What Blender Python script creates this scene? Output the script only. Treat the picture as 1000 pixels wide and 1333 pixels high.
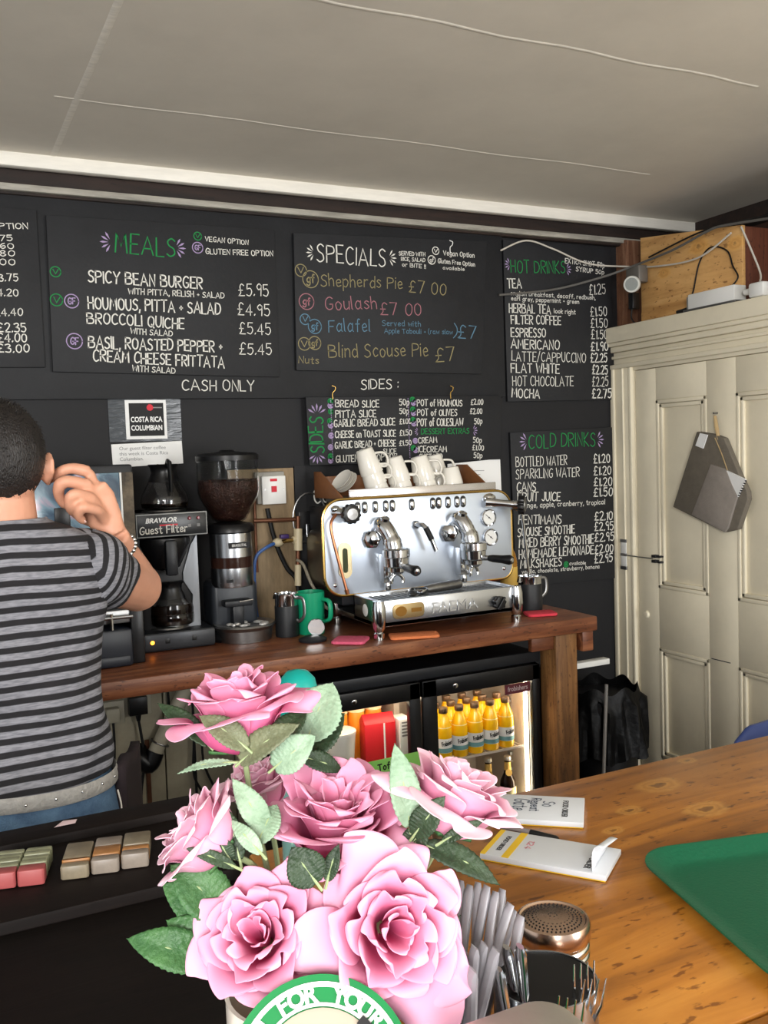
import bpy, bmesh, math, random
from mathutils import Vector as V, Matrix, noise
PI = math.pi
R = math.radians
random.seed(7)
for o in list(bpy.data.objects): bpy.data.objects.remove(o)
SC = bpy.context.scene
COL = SC.collection

# ------------------------------------------------------------------ camera, world, lights, exposure
cd = bpy.data.cameras.new('camera'); cam = bpy.data.objects.new('camera', cd); COL.objects.link(cam)
SC.camera = cam
cd.sensor_fit = 'VERTICAL'; cd.sensor_height = 36.0; cd.lens = 36.0 * 1200 / 1333
cd.clip_start = 0.02
def cam_matrix(pitch, yaw, roll):
    f = V((math.sin(yaw)*math.cos(pitch), math.cos(yaw)*math.cos(pitch), -math.sin(pitch)))
    r = V((math.cos(yaw), -math.sin(yaw), 0)); d = -r.cross(f)
    c, s = math.cos(roll), math.sin(roll)
    rx = c*r + s*d; dn = -s*r + c*d
    m = Matrix((rx, -dn, -f)).transposed().to_4x4()
    return m
cam.matrix_world = Matrix.Translation((0, 0, 1.6)) @ cam_matrix(R(3.6), R(25.9), R(2.0))

w = bpy.data.worlds.new('world'); SC.world = w; w.use_nodes = True
w.node_tree.nodes['Background'].inputs[0].default_value = (0.80, 0.82, 0.84, 1)
w.node_tree.nodes['Background'].inputs[1].default_value = 0.5
def area(name, loc, target, sx, sy, power, col):
    l = bpy.data.lights.new(name, 'AREA'); l.shape = 'RECTANGLE'; l.size = sx; l.size_y = sy
    l.energy = power; l.color = col
    o = bpy.data.objects.new(name, l); COL.objects.link(o); o.location = loc
    o.rotation_euler = (V(target) - V(loc)).to_track_quat('-Z', 'Y').to_euler()
    return o
area('window_daylight', (-1.15, -1.8, 1.85), (0.8, 2.4, 1.2), 1.5, 1.3, 86, (1.0, 0.985, 0.96))
area('doorway_daylight', (2.6, -1.9, 1.3), (1.3, 2.6, 1.1), 1.1, 2.0, 72, (0.97, 0.985, 1.0))
SC.view_settings.view_transform = 'Standard'; SC.view_settings.look = 'None'
SC.view_settings.gamma = 1.0; SC.view_settings.use_curve_mapping = False
SC.view_settings.exposure = 0.9

# ------------------------------------------------------------------ materials
def lin(c):
    if isinstance(c, str): c = tuple(int(c[i:i+2], 16) for i in (0, 2, 4))
    return tuple((x/255/12.92 if x/255 <= .04045 else ((x/255+.055)/1.055)**2.4) for x in c) + (1,)
MATS = {}
def mat(name, col, rough=.5, metal=0, var=0, scale=8, bump=0, bscale=60, trans=0, ior=1.45, emit=0, ecol=None, coat=0, alpha=1, stretch=(1,1,1), col2=None, sss=0, spec=.5):
    if name in MATS: return MATS[name]
    m = bpy.data.materials.new(name); m.use_nodes = True; nt = m.node_tree; N = nt.nodes; L = nt.links
    b = N['Principled BSDF']; I = b.inputs
    I['Base Color'].default_value = lin(col); I['Roughness'].default_value = rough; I['Metallic'].default_value = metal
    I['Transmission Weight'].default_value = trans; I['IOR'].default_value = ior; I['Alpha'].default_value = alpha
    I['Coat Weight'].default_value = coat; I['Specular IOR Level'].default_value = spec
    if emit: I['Emission Color'].default_value = lin(ecol or col); I['Emission Strength'].default_value = emit
    if sss: I['Subsurface Weight'].default_value = sss; I['Subsurface Radius'].default_value = (.02, .008, .005); I['Subsurface Scale'].default_value = .3
    if var or bump:
        tc = N.new('ShaderNodeTexCoord'); mp = N.new('ShaderNodeMapping'); mp.inputs['Scale'].default_value = stretch
        L.new(tc.outputs['Object'], mp.inputs['Vector'])
    if var:
        n = N.new('ShaderNodeTexNoise'); n.inputs['Scale'].default_value = scale; n.inputs['Detail'].default_value = 6; n.inputs['Roughness'].default_value = .65
        L.new(mp.outputs[0], n.inputs['Vector'])
        r = N.new('ShaderNodeValToRGB'); L.new(n.outputs['Fac'], r.inputs[0])
        c1 = lin(col); c2 = lin(col2) if col2 else tuple(min(1, x*(1+var)) for x in c1[:3]) + (1,)
        c0 = tuple(x*(1-var) for x in c1[:3]) + (1,) if not col2 else c1
        r.color_ramp.elements[0].position = .32; r.color_ramp.elements[0].color = c0
        r.color_ramp.elements[1].position = .68; r.color_ramp.elements[1].color = c2
        L.new(r.outputs[0], I['Base Color'])
    if bump:
        n2 = N.new('ShaderNodeTexNoise'); n2.inputs['Scale'].default_value = bscale; n2.inputs['Detail'].default_value = 4
        L.new(mp.outputs[0], n2.inputs['Vector'])
        bp = N.new('ShaderNodeBump'); bp.inputs['Strength'].default_value = bump; bp.inputs['Distance'].default_value = .01
        L.new(n2.outputs['Fac'], bp.inputs['Height']); L.new(bp.outputs[0], I['Normal'])
    MATS[name] = m
    return m
def wood(name, c0, c1, c2, rough=.45, scale=1.0, axis=0, knots=(), coat=0, spec=.5):
    if name in MATS: return MATS[name]
    m = bpy.data.materials.new(name); m.use_nodes = True; nt = m.node_tree; N = nt.nodes; L = nt.links
    b = N['Principled BSDF']; b.inputs['Roughness'].default_value = rough; b.inputs['Coat Weight'].default_value = coat; b.inputs['Coat Roughness'].default_value = .25; b.inputs['Specular IOR Level'].default_value = spec
    tc = N.new('ShaderNodeTexCoord'); vec = tc.outputs['Object']
    st = [14*scale]*3; st[axis] = 1.3*scale
    mp = N.new('ShaderNodeMapping'); mp.inputs['Scale'].default_value = st; L.new(vec, mp.inputs['Vector'])
    n = N.new('ShaderNodeTexNoise'); n.inputs['Scale'].default_value = 1.6; n.inputs['Detail'].default_value = 7; n.inputs['Roughness'].default_value = .6; n.inputs['Distortion'].default_value = 1.2
    L.new(mp.outputs[0], n.inputs['Vector'])
    r = N.new('ShaderNodeValToRGB'); e = r.color_ramp.elements
    e[0].position = .3; e[0].color = lin(c0); e[1].position = .72; e[1].color = lin(c2)
    k = e.new(.5); k.color = lin(c1)
    L.new(n.outputs['Fac'], r.inputs[0]); out = r.outputs[0]
    # broad blotches of wear
    n3 = N.new('ShaderNodeTexNoise'); n3.inputs['Scale'].default_value = 5*scale; n3.inputs['Detail'].default_value = 5; L.new(vec, n3.inputs['Vector'])
    r3 = N.new('ShaderNodeValToRGB'); r3.color_ramp.elements[0].position = .35; r3.color_ramp.elements[0].color = (.72, .68, .62, 1); r3.color_ramp.elements[1].position = .62; r3.color_ramp.elements[1].color = (1, 1, 1, 1)
    L.new(n3.outputs['Fac'], r3.inputs[0])
    mx = N.new('ShaderNodeMix'); mx.data_type = 'RGBA'; mx.blend_type = 'MULTIPLY'; mx.inputs['Factor'].default_value = .8
    L.new(out, mx.inputs['A']); L.new(r3.outputs[0], mx.inputs['B']); out = mx.outputs['Result']
    # small dark dents
    n4 = N.new('ShaderNodeTexNoise'); n4.inputs['Scale'].default_value = 75*scale; n4.inputs['Detail'].default_value = 3
    mp4 = N.new('ShaderNodeMapping'); s4 = [1.6]*3; s4[axis] = .6; mp4.inputs['Scale'].default_value = s4; L.new(vec, mp4.inputs['Vector']); L.new(mp4.outputs[0], n4.inputs['Vector'])
    r4 = N.new('ShaderNodeValToRGB'); r4.color_ramp.elements[0].position = .31; r4.color_ramp.elements[0].color = (.32, .24, .18, 1); r4.color_ramp.elements[1].position = .385; r4.color_ramp.elements[1].color = (1, 1, 1, 1)
    L.new(n4.outputs['Fac'], r4.inputs[0])
    m4 = N.new('ShaderNodeMix'); m4.data_type = 'RGBA'; m4.blend_type = 'MULTIPLY'; m4.inputs['Factor'].default_value = .8
    L.new(out, m4.inputs['A']); L.new(r4.outputs[0], m4.inputs['B']); out = m4.outputs['Result']
    for (kx, ky, kz, kr) in knots:
        sb = N.new('ShaderNodeVectorMath'); sb.operation = 'SUBTRACT'; sb.inputs[1].default_value = (kx, ky, kz); L.new(vec, sb.inputs[0])
        mu = N.new('ShaderNodeVectorMath'); mu.operation = 'MULTIPLY'; q = [1/kr]*3; q[axis] = .62/kr; mu.inputs[1].default_value = q; L.new(sb.outputs[0], mu.inputs[0])
        nw = N.new('ShaderNodeTexNoise'); nw.inputs['Scale'].default_value = 1.7; L.new(mu.outputs[0], nw.inputs['Vector'])
        ad = N.new('ShaderNodeVectorMath'); ad.operation = 'MULTIPLY_ADD'; ad.inputs[1].default_value = (.7, .7, .7); L.new(nw.outputs['Color'], ad.inputs[0]); L.new(mu.outputs[0], ad.inputs[2])
        s5 = N.new('ShaderNodeVectorMath'); s5.operation = 'SUBTRACT'; s5.inputs[1].default_value = (.35, .35, .35); L.new(ad.outputs[0], s5.inputs[0])
        ln = N.new('ShaderNodeVectorMath'); ln.operation = 'LENGTH'; L.new(s5.outputs[0], ln.inputs[0])
        rk = N.new('ShaderNodeValToRGB'); ek = rk.color_ramp.elements
        ek[0].position = 0; ek[0].color = lin((95, 62, 24)); ek[1].position = 1; ek[1].color = lin((222, 168, 84))
        a = ek.new(.3); a.color = lin((126, 86, 34)); a = ek.new(.42); a.color = lin((214, 158, 76)); a = ek.new(.6); a.color = lin((190, 132, 56)); a = ek.new(.8); a.color = lin((216, 160, 78))
        L.new(ln.outputs['Value'], rk.inputs[0])
        fk = N.new('ShaderNodeMapRange'); fk.inputs['From Min'].default_value = .75; fk.inputs['From Max'].default_value = 1.15; fk.inputs['To Min'].default_value = .6; fk.inputs['To Max'].default_value = 0
        L.new(ln.outputs['Value'], fk.inputs['Value'])
        mk = N.new('ShaderNodeMix'); mk.data_type = 'RGBA'; L.new(fk.outputs[0], mk.inputs['Factor']); L.new(out, mk.inputs['A']); L.new(rk.outputs[0], mk.inputs['B']); out = mk.outputs['Result']
    L.new(out, b.inputs['Base Color'])
    bp = N.new('ShaderNodeBump'); bp.inputs['Strength'].default_value = .15; bp.inputs['Distance'].default_value = .003
    L.new(n.outputs['Fac'], bp.inputs['Height']); L.new(bp.outputs[0], b.inputs['Normal'])
    MATS[name] = m
    return m

# ------------------------------------------------------------------ mesh helpers
class MB:
    def __init__(s): s.v = []; s.f = []; s.a = None
    def add(s, vs, fs, M=None):
        o = len(s.v)
        s.v += [tuple(M @ V(p)) if M else tuple(p) for p in vs]
        s.f += [tuple(i+o for i in f) for f in fs]
        return s
    def box(s, x0, x1, y0, y1, z0, z1, M=None):
        vs = [(x, y, z) for z in (z0, z1) for y in (y0, y1) for x in (x0, x1)]
        return s.add(vs, [(0,2,3,1), (4,5,7,6), (0,1,5,4), (2,6,7,3), (0,4,6,2), (1,3,7,5)], M)
    def prism(s, poly, z0, z1, M=None):
        n = len(poly); vs = [(x, y, z0) for x, y in poly] + [(x, y, z1) for x, y in poly]
        fs = [tuple(reversed(range(n))), tuple(range(n, 2*n))] + [(i, (i+1) % n, n+(i+1) % n, n+i) for i in range(n)]
        return s.add(vs, fs, M)
    def tube(s, pts, r, n=10, cap=True, up=None):
        pts = [V(p) for p in pts]; k = len(pts); rs = r if isinstance(r, (list, tuple)) else [r]*k
        vs = []; u = None
        for i, p in enumerate(pts):
            t = (pts[min(i+1, k-1)] - pts[max(i-1, 0)]).normalized()
            if u is None:
                a = V(up) if up else (V((0, 0, 1)) if abs(t.z) < .9 else V((1, 0, 0)))
                u = (a - t*a.dot(t)).normalized()
            else:
                u = u - t*u.dot(t); u = u.normalized() if u.length > 1e-6 else t.orthogonal().normalized()
            b = t.cross(u); q = rs[i]; qa, qb = q if isinstance(q, (tuple, list)) else (q, q)
            vs += [p + u*qa*math.cos(2*PI*j/n) + b*qb*math.sin(2*PI*j/n) for j in range(n)]
        fs = [(i*n+j, i*n+(j+1) % n, (i+1)*n+(j+1) % n, (i+1)*n+j) for i in range(k-1) for j in range(n)]
        if cap: fs += [tuple(reversed(range(n))), tuple((k-1)*n+j for j in range(n))]
        return s.add(vs, fs)
    def cyl(s, p0, p1, r0, r1=None, n=20): return s.tube([p0, p1], [r0, r0 if r1 is None else r1], n)
    def lathe(s, prof, n=28, M=None, sx=1, sy=1, cap=True):
        vs = []; fs = []; k = len(prof)
        for r, z in prof: vs += [(max(r, 1e-5)*sx*math.cos(2*PI*j/n), max(r, 1e-5)*sy*math.sin(2*PI*j/n), z) for j in range(n)]
        fs = [(i*n+j, i*n+(j+1) % n, (i+1)*n+(j+1) % n, (i+1)*n+j) for i in range(k-1) for j in range(n)]
        if cap and prof[0][0] > 1e-4 and prof[0] != prof[-1] and not (prof[1][0] < 1e-4 and prof[1][1] == prof[0][1]): fs.append(tuple(reversed(range(n))))
        if cap and prof[-1][0] > 1e-4 and prof[0] != prof[-1] and not (prof[-2][0] < 1e-4 and prof[-2][1] == prof[-1][1]): fs.append(tuple((k-1)*n+j for j in range(n)))
        return s.add(vs, fs, M)
    def ell(s, c, r, n=20, m=12, M=None):
        c = V(c); pr = [(math.sin(PI*i/m), -math.cos(PI*i/m)) for i in range(m+1)]
        T = Matrix.Translation(c) @ Matrix.Diagonal((r[0], r[1], r[2], 1))
        return s.lathe(pr, n, (M @ T) if M else T)
    def grid(s, fn, nu, nv, wrap=False):
        vs = [fn(i/(nu-1) if not wrap else i/nu, j/(nv-1)) for j in range(nv) for i in range(nu)]
        fs = []
        for j in range(nv-1):
            for i in range(nu if wrap else nu-1):
                i2 = (i+1) % nu
                fs.append((j*nu+i, j*nu+i2, (j+1)*nu+i2, (j+1)*nu+i))
        return s.add(vs, fs)
    def mesh(s, name='m'):
        me = bpy.data.meshes.new(name); me.from_pydata(s.v, [], s.f)
        return me
    def build(s, name, m, parent=None, bevel=0, seg=2, smooth=40, solid=0, loc=None, sub=0):
        me = s.mesh(name); bm = bmesh.new(); bm.from_mesh(me)
        bmesh.ops.recalc_face_normals(bm, faces=bm.faces)
        if bevel:
            es = [e for e in bm.edges if len(e.link_faces) == 2 and e.calc_face_angle(0) > R(35)]
            bmesh.ops.bevel(bm, geom=es, offset=bevel, segments=seg, profile=.5, affect='EDGES', clamp_overlap=True)
        bm.to_mesh(me); bm.free()
        if smooth:
            me.polygons.foreach_set('use_smooth', [True]*len(me.polygons)); me.set_sharp_from_angle(angle=R(smooth))
        o = bpy.data.objects.new(name, me); COL.objects.link(o); me.materials.append(m)
        if parent: o.parent = parent
        if loc: o.location = loc
        if solid:
            md = o.modifiers.new('thickness', 'SOLIDIFY'); md.thickness = solid; md.offset = 0
        if sub:
            md = o.modifiers.new('smooth', 'SUBSURF'); md.levels = sub; md.render_levels = sub
        return o
def thing(name, label, cat, loc=(0,0,0), rz=0, group=None):
    o = bpy.data.objects.new(name, None); COL.objects.link(o); o.location = loc; o.rotation_euler = (0, 0, rz)
    o.empty_display_size = .05
    o['label'] = label; o['category'] = cat
    if group: o['group'] = group
    return o
def tag(o, label, cat, group=None):
    o['label'] = label; o['category'] = cat
    if group: o['group'] = group
    return o
def struct(o, label=None, cat=None):
    o['kind'] = 'structure'
    if label: o['label'] = label
    if cat: o['category'] = cat
    return o
def dup(root, loc, label=None, rz=None):
    r = root.copy(); COL.objects.link(r); r.location = loc
    if rz is not None: r.rotation_euler = (0, 0, rz)
    if label: r['label'] = label
    for ch in list(root.children):
        c = ch.copy(); COL.objects.link(c); c.parent = r
        for g in list(ch.children):
            d = g.copy(); COL.objects.link(d); d.parent = c
    return r
def spline(pts, k=6):
    pts = [V(p) for p in pts]; out = []
    for i in range(len(pts)-1):
        p0 = pts[max(i-1, 0)]; p1 = pts[i]; p2 = pts[i+1]; p3 = pts[min(i+2, len(pts)-1)]
        for j in range(k):
            t = j/k
            out.append(.5*((2*p1) + (p2-p0)*t + (2*p0-5*p1+4*p2-p3)*t*t + (3*p1-p0-3*p2+p3)*t**3))
    out.append(pts[-1]); return out
def rrect(w, d, r, k=5):
    out = []
    for cx, cy, a0 in ((w/2-r, d/2-r, 0), (-w/2+r, d/2-r, 90), (-w/2+r, -d/2+r, 180), (w/2-r, -d/2+r, 270)):
        out += [(cx + r*math.cos(R(a0+90*i/k)), cy + r*math.sin(R(a0+90*i/k))) for i in range(k+1)]
    return out
RX90 = Matrix.Rotation(R(90), 4, 'X')          # local z -> -y : a lathe lying along y, facing the customer
def facing(x, y, z): return Matrix.Translation((x, y, z)) @ RX90
def aim(p, d, spin=0):                         # local z along d
    d = V(d).normalized(); return Matrix.Translation(V(p)) @ d.to_track_quat('Z', 'Y').to_matrix().to_4x4() @ Matrix.Rotation(spin, 4, 'Z')
def print_text(s, size, M, name, m, parent, depth=.0004, align='CENTER', sx=1, shear=0, space=1, bold=0):
    c = bpy.data.curves.new(name, 'FONT'); c.body = s; c.size = size; c.align_x = align; c.align_y = 'CENTER'; c.extrude = depth; c.shear = shear; c.space_character = space; c.offset = bold
    c.resolution_u = 3
    t = bpy.data.objects.new('tmp', c); COL.objects.link(t)
    dg = bpy.context.evaluated_depsgraph_get(); me = bpy.data.meshes.new_from_object(t.evaluated_get(dg))
    bpy.data.objects.remove(t); me.transform(M @ Matrix.Diagonal((sx, 1, 1, 1))); me.materials.clear(); me.materials.append(m); me.name = name
    o = bpy.data.objects.new(name, me); COL.objects.link(o)
    if parent: o.parent = parent
    return o

# ------------------------------------------------------------------ palette
BLACK = mat('black_board_paint', (25, 26, 29), .65, var=.25, scale=5, bump=.06, bscale=90)
BLACKW = mat('black_wall_paint', (17, 17, 20), .68, var=.2, scale=4, bump=.08, bscale=40)
BLACKP = mat('black_plastic', (13, 13, 15), .36)
BLACKR = mat('black_rubber', (9, 9, 10), .6)
GREYP = mat('grey_black_plastic', (29, 31, 35), .42)
CHROME = mat('chrome', (214, 216, 218), .12, 1)
STEEL = mat('brushed_steel', (196, 199, 203), .27, 1, bump=.03, bscale=120, stretch=(1, 1, 14))
PANEL = mat('polished_steel_panel', (206, 216, 230), .4, .85, bump=.04, bscale=7)
DSTEEL = mat('dull_steel', (150, 150, 150), .38, 1, var=.15, scale=30)
BRASS = mat('brass', (206, 170, 98), .25, 1)
COPPER = mat('copper', (198, 128, 92), .3, 1)
CREAM = mat('cream_gloss_paint', (228, 219, 195), .42, var=.07, scale=3, bump=.05, bscale=30)
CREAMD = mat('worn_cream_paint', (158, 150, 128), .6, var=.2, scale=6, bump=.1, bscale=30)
WHITE = mat('white_paper', (232, 232, 230), .7)
WHITEP = mat('white_plastic', (226, 226, 222), .35)
CERAM = mat('white_glazed_china', (232, 228, 218), .14, coat=.4)
GLASS = mat('clear_glass', (255, 255, 255), .02, trans=1, ior=1.35)
REDINK = mat('red_ink', (205, 40, 55), .6)
INK = mat('black_ink', (28, 28, 30), .7)
REDW = wood('reddish_varnished_wood', (84, 42, 24), (120, 68, 40), (158, 102, 66), .45, 1.0, 0, coat=.08)
POSTW = wood('rough_brown_post_wood', (88, 58, 30), (136, 94, 52), (176, 126, 74), .6, 1.2, 2)
BEAMW = wood('dark_beam_wood', (22, 14, 11), (36, 23, 17), (50, 33, 25), .75, 1, 0)
PINE = wood('pale_pine_board', (190, 142, 84), (214, 166, 104), (226, 182, 122), .55, .8, 1, knots=[(2.84, 2.85, 2.40, .035), (2.84, 3.05, 2.33, .026), (2.84, 2.66, 2.37, .03)])
CHALK = {'w': mat('white_chalk_pen', (214, 212, 204), .9), 'g': mat('green_chalk_pen', (30, 128, 66), .9), 'v': mat('violet_chalk_pen', (160, 140, 178), .9),
         't': mat('ochre_chalk', (138, 128, 92), .9), 'p': mat('pink_chalk', (156, 104, 112), .9), 'b': mat('blue_chalk', (88, 124, 146), .9)}

# ------------------------------------------------------------------ the room
b = MB(); b.box(-2.6, 4.2, -3.0, 3.5, -.1, 0)
struct(b.build('floor', mat('dark_floor_lino', (66, 58, 52), .6, var=.25, scale=4)))
b = MB(); b.box(-2.6, 3.25, -3.0, 3.3, 2.62, 2.72)
CEIL = mat('dull_white_ceiling_board', (214, 207, 193), .5, var=.06, scale=2.5, bump=.03, bscale=14)
struct(b.build('ceiling', CEIL))
SEAM = mat('filled_ceiling_joint', (226, 220, 207), .6, var=.12, scale=20, stretch=(1, 4, 1))
for i, (y, x0, x1, wd) in enumerate(((2.74, .36, 2.5, .006), (1.963, .8, 2.2, .008), (1.2, -1.0, 2.6, .008))):
    b = MB(); pts = [(x0 + (x1-x0)*k/16, y + .006*math.sin(k*1.3), 2.6205) for k in range(17)]
    b.tube(pts, [(.0016, wd)]*17, 8, up=(0, 0, 1)); struct(b.build('trim_%d' % (i+1), SEAM))
b = MB(); b.tube([(.43, 2.0, 2.62), (.425, 2.5, 2.62), (.42, 2.76, 2.62), (.415, 3.28, 2.62)], [(.0012, .010)]*4, 8, up=(0, 0, 1)); struct(b.build('trim_4', SEAM))
b = MB(); b.box(-2.6, 4.2, 3.35, 3.5, 0, 2.8)
struct(b.build('wall_back', BLACKW))
# pale batten along the ceiling edge, dark beam and thin painted strip below it
TRIMW = mat('white_edge_batten', (226, 222, 212), .45, var=.08, scale=9, stretch=(.6, 4, 4))
b = MB(); b.box(-2.6, 3.42, 3.262, 3.3, 2.576, 2.632); struct(b.build('trim_5', TRIMW, bevel=.006))
b = MB(); b.box(-2.6, 3.6, 3.318, 3.352, 2.50, 2.66); struct(b.build('trim_6', BEAMW, bevel=.004))
b = MB(); b.box(-2.6, 3.3, 3.296, 3.32, 2.508, 2.53); struct(b.build('trim_7', mat('weathered_grey_strip', (150, 146, 136), .6, var=.35, scale=7, stretch=(.7, 4, 4)), bevel=.003))
# thick upper panelling carrying the menu boards
b = MB(); b.box(-2.6, 2.215, 3.3305, 3.352, 1.825, 2.508)
struct(b.build('trim_8', BLACK, bevel=.002))
# cream boarded lower wall below the worktop
b = MB()
for k in range(12): b.box(-1.9+k*.26, -1.9+k*.26+.256, 3.334, 3.352, .0, .93)
struct(b.build('trim_9', CREAMD, bevel=.004))
# door wall
b = MB(); b.box(2.832, 2.96, -3.0, 2.2, 0, 2.12); b.box(2.832, 2.96, 2.2, 3.352, 1.94, 2.12); b.box(2.832, 2.96, 3.2, 3.352, 0, 1.94)
b.box(2.832, 2.96, -3.0, 1.9, 2.12, 2.62)
struct(b.build('wall_right', CREAM))
b = MB(); b.box(3.36, 3.46, -3, 3.36, 0, 2.8); struct(b.build('wall_right_recess', mat('dark_brown_boarding', (58, 38, 30), .7, var=.3, scale=5, stretch=(4, 1, 1))))
b = MB(); b.box(3.24, 3.37, -3, 3.3, 2.56, 2.66); struct(b.build('trim_10', BEAMW))
b = MB(); b.box(2.845, 2.955, 3.285, 3.351, 2.13, 2.52); struct(b.build('trim_11', wood('stained_corner_post', (84, 54, 40), (120, 82, 60), (150, 116, 92), .6, 1.2, 2)))
# architrave and cornice round the door
b = MB()
for y0, y1, x in ((3.206, 3.35, 2.812), (3.235, 3.335, 2.80), (3.32, 3.345, 2.79), (3.212, 3.232, 2.795), (3.262, 3.272, 2.792)): b.box(x, 2.834, y0, y1, 0, 1.96)
for y0, y1, x in ((2.06, 2.2, 2.812), (2.075, 2.175, 2.80)): b.box(x, 2.834, y0, y1, 0, 1.96)
for z0, z1, x in ((1.93, 2.02, 2.808), (1.945, 1.965, 2.785), (1.99, 2.004, 2.795), (2.02, 2.045, 2.79), (2.045, 2.062, 2.775), (2.062, 2.13, 2.765)): b.box(x, 2.96, 2.04, 3.349, z0, z1)
struct(b.build('trim_12', CREAM, bevel=.004))
d = thing('door_1', 'cream four-panelled door in the right wall', 'door', (2.81, 2.7, 0)); d['kind'] = 'structure'
b = MB()
ys = (.497, .371, .081, -.071, -.361, -.5)
zs = (.015, .22, .712, .975, 1.79, 1.928)
for y1, y0 in ((ys[0], ys[1]), (ys[2], ys[3]), (ys[4], ys[5])): b.box(0, .04, y0, y1, zs[0], zs[5])
for z0, z1 in ((zs[0], zs[1]), (zs[2], zs[3]), (zs[4], zs[5])):
    for y1, y0 in ((ys[1], ys[2]), (ys[3], ys[4])): b.box(0, .04, y0, y1, z0, z1)
b.build('leaf_frame', CREAM, d, bevel=.003)
for y1, y0 in ((ys[1], ys[2]), (ys[3], ys[4])):
    for z0, z1 in ((zs[1], zs[2]), (zs[3], zs[4])):
        b = MB(); b.box(.014, .03, y0-.002, y1+.002, z0-.002, z1+.002)
        for q, t in ((0, .004), (.018, .008)):
            wq = .016
            b.box(t-.006, .02, y0+q, y0+q+wq, z0+q, z1-q); b.box(t-.006, .02, y1-q-wq, y1-q, z0+q, z1-q)
            b.box(t-.006, .02, y0+q, y1-q, z0+q, z0+q+wq); b.box(t-.006, .02, y0+q, y1-q, z1-q-wq, z1-q)
        b.build('panel', CREAM, d, bevel=.003)
b = MB(); b.lathe([(0, .012), (.014, .01), (.017, .003), (.018, 0)], 20, aim((0, .448, .848), (-1, 0, 0))); b.build('keyhole_cover', CREAM, d)
b = MB(); b.box(-.0012, .002, -.03, .07, .718, .7215); b.build('paint_crack', INK, d)
# hook latch from the frame across to the door
la = thing('hook_latch', 'thin metal hook latch joining door frame to cream door', 'latch', (2.79, 3.268, 1.105))
b = MB(); b.box(-.004, .0, -.018, .018, .008, .058); b.box(-.004, 0, -.018, .018, -.05, -.004); b.build('white_keeper_plate', WHITEP, la, bevel=.001)
b = MB(); b.box(-.006, 0, -.02, .02, .058, .072); b.box(-.006, 0, -.02, .02, -.066, -.05); b.box(-.006, 0, -.02, .02, -.004, .008); b.build('dark_clip', DSTEEL, la, bevel=.001)
b = MB(); b.tube([(-.008, -.0, .002), (-.008, -.1, .001), (-.004, -.19, .0)], .0028, 8); b.build('hook_rod', DSTEEL, la)
b = MB(); b.box(-.004, .02, -.205, -.18, .004, .016); b.box(-.004, .02, -.205, -.18, -.018, -.006); b.box(-.0, .02, -.23, -.212, .006, .014); b.box(0, .02, -.23, -.212, -.018, -.01); b.build('eye_plate', INK, la, bevel=.001)

# ------------------------------------------------------------------ pine box, spot speaker, cables and transformer above the door
px = thing('pine_box', 'pale knotty pine box standing on the door cornice', 'box', (0, 0, 0))
b = MB(); b.add([(2.85, 3.195, 2.131), (2.85, 2.628, 2.131), (2.85, 2.628, 2.432), (2.85, 3.195, 2.508), (2.868, 3.195, 2.131), (2.868, 2.628, 2.131), (2.868, 2.628, 2.432), (2.868, 3.195, 2.508)], [(0,1,2,3), (7,6,5,4), (0,4,5,1), (1,5,6,2), (2,6,7,3), (3,7,4,0)])
b.build('front_board', PINE, px, bevel=.002)
b = MB(); b.box(2.868, 3.3, 2.63, 2.65, 2.131, 2.43); b.build('painted_shade_side_board', wood('red_brown_shaded_board', (72, 36, 24), (98, 52, 34), (116, 66, 44), .6, 1, 2), px, bevel=.002)  # dark red-brown carries the shade on this side face in its colour
b = MB(); b.box(2.843, 2.851, 2.64, 3.19, 2.131, 2.18); b.build('lower_batten', PINE, px, bevel=.002)
sp = thing('wall_spotlight', 'small round grey spotlight clamped beside the pine box', 'spotlight', (2.79, 3.165, 2.325))
b = MB(); b.box(-.005, .05, -.03, .055, -.02, .055); b.build('bracket', mat('grey_cast_metal', (112, 108, 102), .5, .4), sp, bevel=.008)
b = MB(); b.lathe([(.0, -.03), (.02, -.03), (.032, -.01), (.036, .03), (.034, .034)], 28, aim((-.02, -.01, -.03), (-.75, -.6, -.1))); b.build('housing', mat('white_grey_enamel', (190, 190, 182), .4), sp)
b = MB(); b.lathe([(0, .031), (.026, .031), (.027, .036)], 28, aim((-.02, -.01, -.03), (-.75, -.6, -.1)))
for k in range(12):
    b.box(.008, .024, -.0012, .0012, .033, .037, aim((-.02, -.01, -.03), (-.75, -.6, -.1), k*PI/6))
b.build('lens_grille', mat('grey_lens', (130, 134, 130), .3), sp)
b = MB(); b.box(-.01, .03, .005, .035, -.13, -.06); b.build('plug', BLACKP, sp, bevel=.004)
b = MB(); b.tube(spline([(.0, .02, -.12), (-.005, .02, -.17), (.0, -.01, -.2), (.02, -.05, -.212)]), .0035, 8); b.build('lead', BLACKR, sp)
tr = thing('transformer_box', 'long white power supply box lying on the door cornice', 'power supply', (0, 0, 0))
b = MB(); b.box(2.775, 2.84, 2.60, 2.84, 2.138, 2.198); b.build('casing', WHITEP, tr, bevel=.004)
b = MB(); b.box(2.77, 2.846, 2.59, 2.862, 2.1305, 2.139); b.build('base_plate', DSTEEL, tr, bevel=.001)
b = MB(); b.box(2.778, 2.84, 2.838, 2.85, 2.139, 2.19); b.build('end_cap', mat('grey_end_cap', (126, 126, 120), .5), tr, bevel=.002)
b = MB(); b.tube([(2.80, 2.85, 2.148), (2.79, 2.88, 2.142), (2.785, 2.91, 2.139)], .008, 8); b.build('cable_gland', BLACKR, tr)
ad = thing('plug_adaptor', 'white plug adaptor behind the long power supply box', 'plug', (2.79, 2.5, 2.132))
b = MB(); b.box(-.02, .05, -.04, .03, 0, .055); b.build('body', WHITEP, ad, bevel=.01)
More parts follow.
